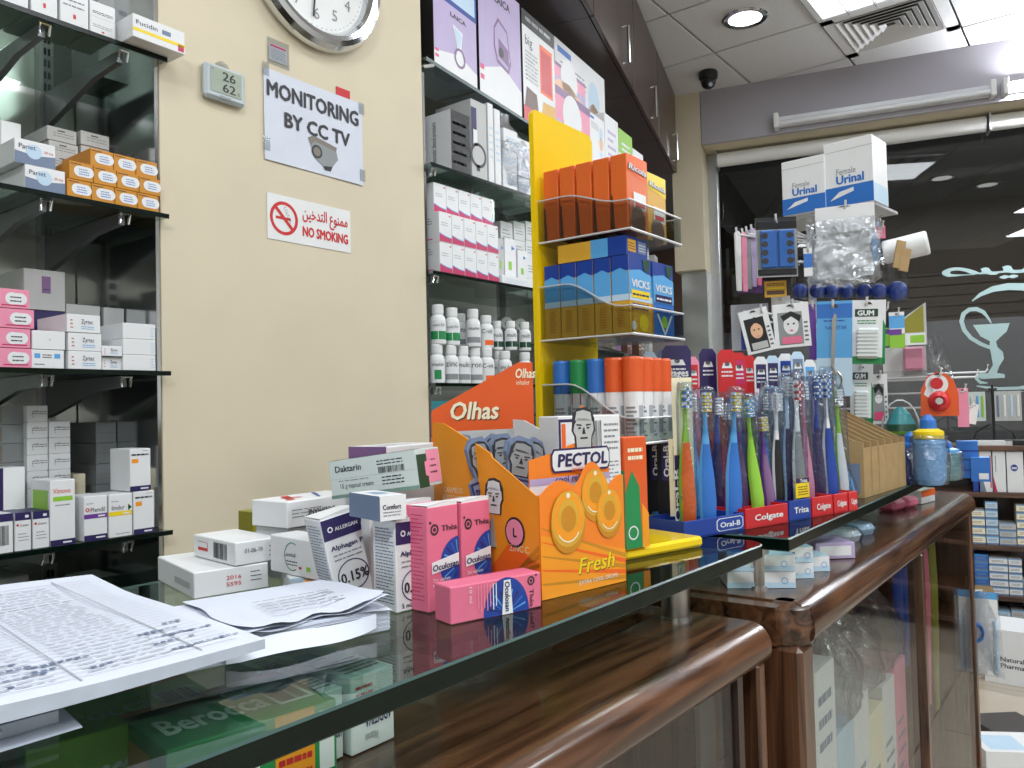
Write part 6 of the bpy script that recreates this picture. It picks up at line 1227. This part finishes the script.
# red dispenser card, green teether, drinking cups in blue bags
def a_redc(F, mb, w_, h_):
    F.ell(.45, .72, w_*.3, 'white_card', 1).ell(.45, .74, w_*.17, 'red', 2).poly([(.1, .5), (.3, .9), (.4, .7), (.25, .4)], 'white_card', 1)
    mb.lathe([(w_*.3, 0), (w_*.26, .012), (w_*.16, .02), (w_*.14, .016)], 'red', Matrix.Translation((0, -.0008, h_*.34)) @ Matrix.Rotation(pi/2, 4, 'X'), 18); mb.lathe([(w_*.1, .012), (w_*.1, .0205)], 'grey_card', Matrix.Translation((0, -.0008, h_*.34)) @ Matrix.Rotation(pi/2, 4, 'X'), 12)
panel('pacifier_card', 'red round-topped card with a red soother on the window side of the stand', 'card', 922, 372, 956, 416, 1.55, a_redc, 'rust', .004, 0, 0, shape=((0, 0), (1, 0), (1, .5), (.9, .8), (.7, .96), (.45, 1), (.2, .9), (.03, .6)))
panel('pink_tube_pack', 'pink tube pack hanging beside the red soother card', 'pack', 958, 388, 968, 427, 1.58, None, 'candy', .012, 0)
panel('white_tube_pack', 'white cap pack beside the pink tube pack', 'pack', 968, 404, 975, 424, 1.58, None, 'white_plastic', .012, 0, 10)
p = onD(901, 434, 1.6); t = thing('baby_teether', 'green and blue cone-shaped baby cup with a pale wire loop behind the kraft trays', 'baby cup', (p.x, p.y, p.z), (0, 0, facing(900)))
MB().lathe([(.026, 0), (.030, .006), (.027, .02), (.018, .04), (.008, .052), (.002, .055)], 'teal', n=20, ms=['lime', 'dark_green', 'teal', 'teal', 'teal']).build('cup', t, smooth=True)
MB().tube([(-.034+.0+.034*(1-cos(q*.35)), .01, .01+.058*sin(q*.35)) for q in range(10)], .0018, 'wire_white').build('loop', t); MB().tube([(.03, 0, 0), (.05, 0, .004), (.06, 0, -.014), (.062, 0, -.03)], .003, 'olive').build('strap', t)
for k, (px, py, D, lab, c1_, c2_) in enumerate(((929, 458, 1.52, 'blue training cup with a yellow collar in a blue wrap', 'sky', 'yellow'), (912, 470, 1.56, 'deep blue training cup in a crinkled blue wrap', 'deepblue', 'blue'), (944, 474, 1.60, 'teal training cup in a blue wrap near the blue cartons', 'teal', 'sky'))):
    q = onZ(px, py+16, GZ) if k == 0 else onD(px, py, D); x, y = onD(px, 450, D).xy; t = thing('training_cup', lab+' on the far glass top', 'baby cup', (x, y, GZ+.0006), (0, 0, facing(px)), 'training cups in blue wraps')
    hgt = onD(px, (415, 432, 440)[k], D).z-GZ; r_ = .028
    MB().lathe([(r_*.8, 0), (r_, .01), (r_, hgt*.6), (r_*.85, hgt*.66)], c1_ if k else 'sky', n=18).build('cup_body', t, smooth=True)
    MB().lathe([(r_*.95, hgt*.66), (r_*.95, hgt*.76), (r_*.6, hgt*.8)], c2_, n=18).build('collar', t, smooth=True)
    MB().lathe([(r_*.55, hgt*.8), (r_*.5, hgt*.92), (r_*.2, hgt)], 'blue', n=14).build('spout', t, smooth=True)
    MB().lathe([(r_*1.12, .002), (r_*1.3, hgt*.3), (r_*1.15, hgt*.68), (r_*.9, hgt*.72)], 'bag_film', n=16).build('wrap', t, smooth=True)
bc0 = None
for k in range(3):
    p = onD(956, 441+19*k, 1.7); h_ = 18*1.7/800
    if k < 2: carton('blue_carton', 'blue carton hanging at the far end of the glass, ' + ('upper', 'middle')[k], (.04, .03, h_), (p.x, p.y, p.z-h_), math.degrees(facing(960)), 'blue', lambda F, L, T, R: F.rect(0, .4, 1, .5, 'deepblue'), 'blue cartons at the far end')
    else: carton('blue_carton', 'bright blue carton with a white price label at the far end of the glass', (.035, .035, .05), (p.x-.01, p.y-.03, GZ-.012), math.degrees(facing(965)), 'sky', lambda F, L, T, R: F.rect(.4, .1, .9, .35, 'white_card').rect(0, 0, 1, 1, 'blue', .5), 'blue cartons at the far end')
# ================================================================== KRAFT TRAYS
def kraft(label, x, y, rz, w_, d_, hf, hbk, nd, dark):
    t = thing('kraft_tray', label, 'display box', (x, y, GZ+.0005), (0, 0, radians(rz)), 'kraft cardboard trays')
    side = [(0, 0), (d_, 0), (d_, hbk), (d_*.82, hbk), (.012, hf+.002), (0, hf)]
    for i in range(nd+2):
        xx = (w_-.003)*i/(nd+1); mb = MB(); mb.prism(side, xx, xx+.003, 'kraft', axis='x')
        if i == 0:
            F = Face(mb, (xx, d_, 0), (0, -d_, 0), (0, 0, hbk)); F.rect(.62, .05, .96, hf/hbk*.62, 'slate' if dark else 'kraft_dark', 1).text('REFLEX', .5, .05, d_*.09, 'kraft_dark', 1, rot=90, bold=.03, fit=hf*.9).text('AL', .34, .05, d_*.11, 'kraft_dark', 1, rot=90, bold=.03, fit=hf*.4).lines(.1, .55, .55, .8, 5, 'kraft_dark', .35)
        mb.build('divider' if 0 < i <= nd else 'side_panel', t)
    MB().box((.003, 0, 0), (w_-.003, .003, hf*.9), 'kraft').build('front_panel', t); MB().box((.003, d_-.003, 0), (w_-.003, d_, hbk), 'kraft').build('back_panel', t); MB().box((.003, .003, 0), (w_-.003, d_-.003, .002), 'kraft').build('base_panel', t)
    return t
kraft('big kraft cardboard tray with tall slanted dividers beside the toothbrushes', 1.42, .345, -4, .24, .16, .092, .155, 5, True)
kraft('low kraft cardboard tray beyond the tall slanted one', 1.69, .345, -4, .18, .10, .05, .065, 2, False)
for k in range(3):
    brush('blue and white toothbrush lying aslant over the kraft tray, %s' % ORD[k+1], 846+5*k, 396+6*k, .07+.01*k, 'white_plastic', ('deepblue', 'sky', 'blue')[k], 'sky', 'slanted brushes by the kraft tray', lean=-18, pack='full', zb=.004)
# ================================================================== ON AND IN THE FAR COUNTER
Z2s = Z2+.0006
def a_neb(F, L, T, R): F.rect(0, .0, 1, .35, 'pale_blue').ell(.84, .45, F.h*.2, 'sky', 2, inner=.8).rect(.42, .5, .5, .7, 'slate').lines(.35, .2, .55, .4, 2, 'slate', .4); T.rect(0, 0, 1, .5, 'pale_blue')
for k, (px0, px1, py, n, dep) in enumerate(((738, 796, 588, 2, .06), (797, 814, 578, 2, .09), (815, 830, 571, 1, .09))):
    a, b = onZ(px0, py-6, Z2s), onZ(px1, py, Z2s); q = onZ(px1, py, Z2s); rz = (-58, -50, -50)[k]; w_ = .085 if k == 0 else .05
    u = away(rz); o_ = q-u*w_; h_ = .0205
    for r in range(n): carton('inhaler_box', 'small pale-blue carton on the counter wood, %s group from the steel post, %s' % (ORD[k+1], ('lower', 'upper')[r]), (w_, dep, h_), (o_.x, o_.y, Z2s+r*(h_+.0006)), rz, 'white_card', a_neb, 'pale-blue cartons under the far glass')
q = onZ(855, 558, Z2s)
carton('lilac_box', 'white-lilac box on the far counter wood between the cartons and clear packs', (.06, .07, .024), (q.x-.04, q.y+.045, Z2s), -50, 'lilac', lambda F, L, T, R: F.rect(.1, .2, .9, .8, 'white_card'))
for k, (px, py, c_) in enumerate(((858, 541, 'white_card'), (872, 534, 'pale_blue'))):
    q = onZ(px, py, Z2s); t = thing('soft_pack', 'flat clear-wrapped %s pack lying on the far counter wood' % ('white and red', 'white and pale blue')[k], 'pack', (q.x, q.y+.03, Z2s), (0, 0, radians(-30)))
    MB().loft([(0, .032, .03, 0), (.01, .036, .034, 0), (.018, .03, .028, 0)], c_, n=14).build('folded_content', t, smooth=True); MB().loft([(.0, .036, .034, 0), (.011, .041, .039, 0), (.022, .03, .03, 0)], 'blister', n=14).build('wrap', t, smooth=True)
for k, px in enumerate((907, 920)):
    q = onZ(px, 511-3*k, Z2s); mb = MB(); mb.box((-.028, -.02, 0), (.028, .02, .024), 'pink', c=.007); tag(mb.build('pink_sponge', None, (q.x, q.y+.03, Z2s), (0, 0, radians(-12))), 'pink sponge on the far counter wood, ' + ('nearer the clear packs', 'farther along')[k], 'sponge', 'pink sponges')
for k, (px, x_) in enumerate(((0, 1.98),)):
    carton('orange_box', 'orange and white box at the far end of the counter wood', (.08, .06, .03), (1.97, .36, Z2s), -10, 'white_card', lambda F, L, T, R: F.rect(0, .5, 1, 1, 'orange'))
# behind the glazed front
def a_inc(F, L, T, R): F.rect(0, 0, 1, .3, 'brown').rect(0, .3, 1, .38, 'amber').lines(.1, .75, .8, .95, 3, 'slate', .4).text('55', .5, .5, F.h*.09, 'ink', bold=.02, fit=F.w*.3); L.rect(0, 0, 1, .6, 'brown')
zs = .4085
for k in range(7):
    carton('boxed_goods', 'pale carton behind the first pane of the far counter, %s from its near post' % ORD[k+1], (.085, .1, (.47, .45, .34, .36, .31, .33, .34)[k]), (.985+.088*k, .33, zs), 0, ('white_card', 'white_card', 'pale_blue', 'white_card', 'cream', 'white_card', 'candy')[k], a_inc if k < 2 else a_plain('slate', 6, 'pale_blue'), 'cartons behind the first pane')
    carton('boxed_goods', 'pale carton on the bottom of the far counter, %s from its near post' % ORD[k+1], (.085, .12, (.24, .2, .26, .22, .25, .2, .23)[k]), (.985+.088*k, .33, .1206), 0, ('cream', 'white_card', 'white_card', 'candy', 'white_card', 'pale_blue', 'cream')[k], a_plain('slate', 6, 'candy'), 'cartons on the bottom of the far counter')
for k, (x, hh_) in enumerate(((1.17, .84), (1.30, .88), (1.44, .86))):
    bag('plastic_bag', 'clear bag of grey goods behind the first pane, %s along' % ORD[k+1], (x, .325-.005, .745 if k == 0 else .75), (x+.12, .43, .905), 'bag_film', 20+k, .01, 8, 8, neck=.6)
gw = MB()
for k, (x, c_, L_) in enumerate(((1.70, 'deepblue', .2), (1.76, 'deepblue', .22), (1.83, 'pink', .34), (1.90, 'brown', .28), (1.97, 'pink', .36), (2.06, 'olive', .4))):
    t = thing('hanging_tool', '%s-handled tool hanging behind the second pane, %s from the mullion' % ({'deepblue': 'navy', 'pink': 'pink', 'brown': 'brown', 'olive': 'yellow-green'}[c_], ORD[k+1]), 'tool', (x, .36, .90), (0, 0, radians(-20)), 'tools hanging behind the second pane')
    MB().loft([(-L_, .005, .004, 0), (-L_*.6, .012, .007, 0), (-L_*.3, .016, .008, 0), (-.02, .012, .006, 0), (0, .004, .004, 0)], c_, n=10).build('handle', t, smooth=True)
    MB().tube([(0, 0, -.004), (0, 0, .02), (.006, 0, .028)], .0016, 'wire_white').build('wire_hook', t)
MB().tube([(1.64, .36, .928), (2.2, .36, .928)], .003, 'wire_white').build('hanging_rail', c2)
# ================================================================== FAR SHELF UNIT UNDER THE WINDOW AND THINGS ON THE FLOOR
UO = onD(962, 491, 4.0); UO.z = 0; UR = facing(1000, 4); Uu = Vector((cos(UR), sin(UR), 0)); Un = Vector((-sin(UR), cos(UR), 0))
un = thing('shelf_unit', 'low dark wood shelf unit full of small cartons below the shop window', 'shelving', UO, (0, 0, UR))
UZ = [onD(995, y, 4.0).z for y in (445, 491, 543, 592)]+[.08]
for z in UZ: MB().box((-.25, 0, z-.025), (1.3, .32, z), 'shelf_wood', c=.002).build('shelf_board', un)
MB().box((-.25, .325, 0), (1.3, .335, UZ[0]-.026), 'dark_laminate').build('back_panel', un)
for x in (-.275, 1.3): MB().box((x, 0, 0), (x+.025, .335, UZ[0]-.0), 'shelf_wood').build('side_panel', un)
def upos(x, y, z): return UO+Uu*x+Un*y+Vector((0, 0, z+.0006))
def upx(px): return (onP(px, 500, UO, Un)-UO).dot(Uu)
ub = math.degrees(UR)
def a_bl(F, L, T, R): F.poly([(0, 0), (.5, 0), (0, .6)], 'slate').rect(.85, .1, .95, .9, 'magenta').ell(.4, .6, F.w*.1, 'candy', inner=.7)
def a_swirl(F, L, T, R): F.ell(.45, .6, F.w*.22, 'deepblue', asp=1.1).lines(.3, .55, .6, .65, 1, 'white_card', .5, 2)
def a_re(F, L, T, R): F.poly([(0, 0), (.3, 0), (0, .4)], 'magenta').rect(.2, .5, .26, .9, 'slate')
z = UZ[1]
for k, (a, b, h_, c_, art, lab, zo) in enumerate(((974, 980, .17, 'deepblue', None, 'blue upright carton', 0), (981, 994, .20, 'white_card', a_bl, 'white carton with a blue corner, lower one,', 0), (994.5, 1008, .20, 'white_card', a_re, 'white carton with a crimson corner', 0), (1008.5, 1026, .30, 'white_card', a_swirl, 'white carton with a big blue swirl', 0), (981, 993, .17, 'white_card', a_bl, 'white carton with a blue corner, upper one,', .2015), (995, 1007, .16, 'grey_card', a_re, 'pale grey carton', .2015))):
    xa, xb = upx(a), upx(b); carton('drug_box', lab+' on the top shelf inside the low unit', (xb-xa-.003, .12, min(h_, (UZ[0]-z-.03-zo))), tuple(upos(xa, .02, z+zo)), ub, c_, art)
R9 = random.Random(5); idx = 0
for si, z in ((2, UZ[2]), (3, UZ[3]), (4, UZ[4])):
    x = upx(968 if si == 2 else 972); col_ = 0
    while x < upx(1034):
        ww = R9.uniform(.055, .085); col_ += 1; n = R9.randint(2, 5); h_ = R9.uniform(.034, .044)
        body, nm = R9.choice((('white_card', 'white'), ('pale_blue', 'pale blue'), ('white_card', 'white'), ('grey_card', 'pale grey'), ('cream', 'cream')))
        if si == 3 and col_ == 1: body, nm, n = 'blue', 'bright blue', 5
        f0 = None
        for r in range(n):
            if (r+1)*h_ > UZ[si-1]-z-.04: break
            lab = '%s small carton, %s inside shelf of the low unit, stack %s, %s up' % (nm, ORD[si], ORD[min(12, col_)], ORD[r+1]); loc = tuple(upos(x, .015, z+r*(h_+.0008)))
            if f0 is None: f0 = carton('small_box', lab, (ww-.004, .12, h_), loc, ub, body, lambda F, L, T, R: F.rect(0, .0, 1, .22, 'slate').lines(.15, .4, .8, .75, 2, 'grey_ink', .4).rect(0, .9, 1, 1, 'sky'), 'small cartons on the low unit below the window')
            else: copy_box(f0, loc, lab)
        x += ww
# toothbrush and pacifier cards hung on a rack on the unit
rk = thing('wire_rack', 'small black wire rack on the low unit hung with toothbrush cards', 'rack', upos(upx(999), .14, UZ[0]), (0, 0, UR))
MB().cyl((0, 0, 0), (0, 0, .30), .006, 'black_plastic').cyl((-.02, 0, .28), (.02, 0, .28), .006, 'black_plastic').build('pole', rk); MB().tube([(-.25, 0, .27), (.25, 0, .27)], .004, 'black_plastic').build('rail', rk)
MB().tube([(-.1, 0, 0), (-.08, 0, .06), (-.02, 0, .1), (.02, 0, .1), (.08, 0, .06), (.1, 0, 0)], .005, 'black_plastic').build('foot', rk)
for k, (px, c_, nm) in enumerate(((977, 'mint', 'pale green'), (983, 'sky', 'blue'), (988, 'lime', 'lime green'), (1004, 'slate', 'slate'), (1011, 'white_plastic', 'white'), (1018, 'pale_blue', 'pale blue'), (1025, 'white_plastic', 'plain white'))):
    mb = MB(); mb.box((-.014, 0, -.15), (.014, .004, 0), 'mint' if k < 3 else 'grey_card').box((-.005, -.006, -.13), (.005, -.0005, -.02), c_, c=.002); p_ = upos(upx(px), .13, UZ[0]+.268); tag(mb.build('brush_pack', None, p_, (0, 0, UR)), nm+' toothbrush card hanging on the black wire rack under the window', 'pack', 'cards on the wire rack')
mb = MB(); mb.box((0, 0, 0), (.17, .1, .022), 'white_card'); tag(mb.build('flat_box', None, upos(upx(975), .02, UZ[0]), (0, 0, UR)), 'long flat white box on top of the low unit', 'box')
mb = MB(); mb.box((0, 0, 0), (.26, .1, .026), 'black', c=.003); F = Face(mb, (0, 0, 0), (.26, 0, 0), (0, 0, .026)); F.text('KFC'.replace('KFC', 'ACE'), .35, .3, .012, 'white_card', bold=.03); 
tag(mb.build('flat_box', None, upos(upx(1008), .02, UZ[0]), (0, 0, UR)), 'long flat black box with white lettering on top of the low unit', 'box')
# white box before the unit, clear bag pack hanging from the counter end, carton on the floor
q = onZ(985, 681, 0); bxs = .26
carton('floor_box', 'big white box with small black lettering standing on the floor before the low unit', (.34, .25, onP(990, 628, q, Un).z), (q.x, q.y, .0006), ub-12, 'white_card', lambda F, L, T, R: F.text('Natural', .18, .42, F.h*.09, 'ink', bold=.02, fit=F.w*.25).text('Pharma', .18, .3, F.h*.09, 'ink', bold=.02, fit=F.w*.25))
carton('brown_box', 'brown carton on the floor glimpsed behind the end of the far counter', (.16, .16, .3), tuple(onZ(958, 655, 0).xy)+(.0006,), ub, 'kraft', None)
hp = thing('inhaler_set', 'clear hanging bag with a blue breathing-mask set beside the far counter end', 'bag', onD(982, 592, 2.0), (0, 0, facing(982))); hp.scale = (.85, .85, .85)
MB().grid(lambda u, v: (-.035+.075*u+.01*(1-v)*u, -.014*sin(pi*u)*sin(pi*min(1, v*1.2))-.006*sin(8*u+5*v), -.245*(1-v)), 10, 14, 'bag_film').build('clear_bag', hp, smooth=True)
MB().box((-.035, .002, -.02), (.04, .004, .0), 'sky').build('header', hp); MB().tube([(-.02+.018*cos(q_*.63), -.002, -.12+.026*sin(q_*.63)) for q_ in range(11)], .005, 'blue').build('mask_ring', hp); MB().box((-.03, .002, -.24), (.038, .003, -.02), 'white_plastic').build('backing', hp)
for q_ in range(1): MB().tube([(.03, .002, -.08-.012*i+.004*(i % 2)) for i in range(14)], .007, 'pale_blue').build('hose', hp)
_e = Matrix.Rotation(-facing(982), 3, 'Z') @ (Vector((2.249, .34, hp.location.z))-hp.location)/.85
MB().tube([(0, .006, -.008), (0, .006, .004), (_e.x*.5, _e.y*.5, .006), (_e.x, _e.y, .0)], .0025, 'wire_white').build('hook', hp)
q = onZ(985, 790, 0)
fb = carton('floor_box', 'white and orange box of leaflets on the floor at the far counter end', (.22, .16, .1), (q.x+.05, q.y, .0006), -60, 'white_card', lambda F, L, T, R: (F.rect(.7, 0, 1, 1, 'rust'), T.rect(.1, .1, .6, .8, 'pale_blue')))
carton('slate_box', 'dark slate box on the floor behind the leaflets', (.2, .18, .03), tuple(onZ(996, 742, 0).xy)+(.0006,), -50, 'dim_board', None)
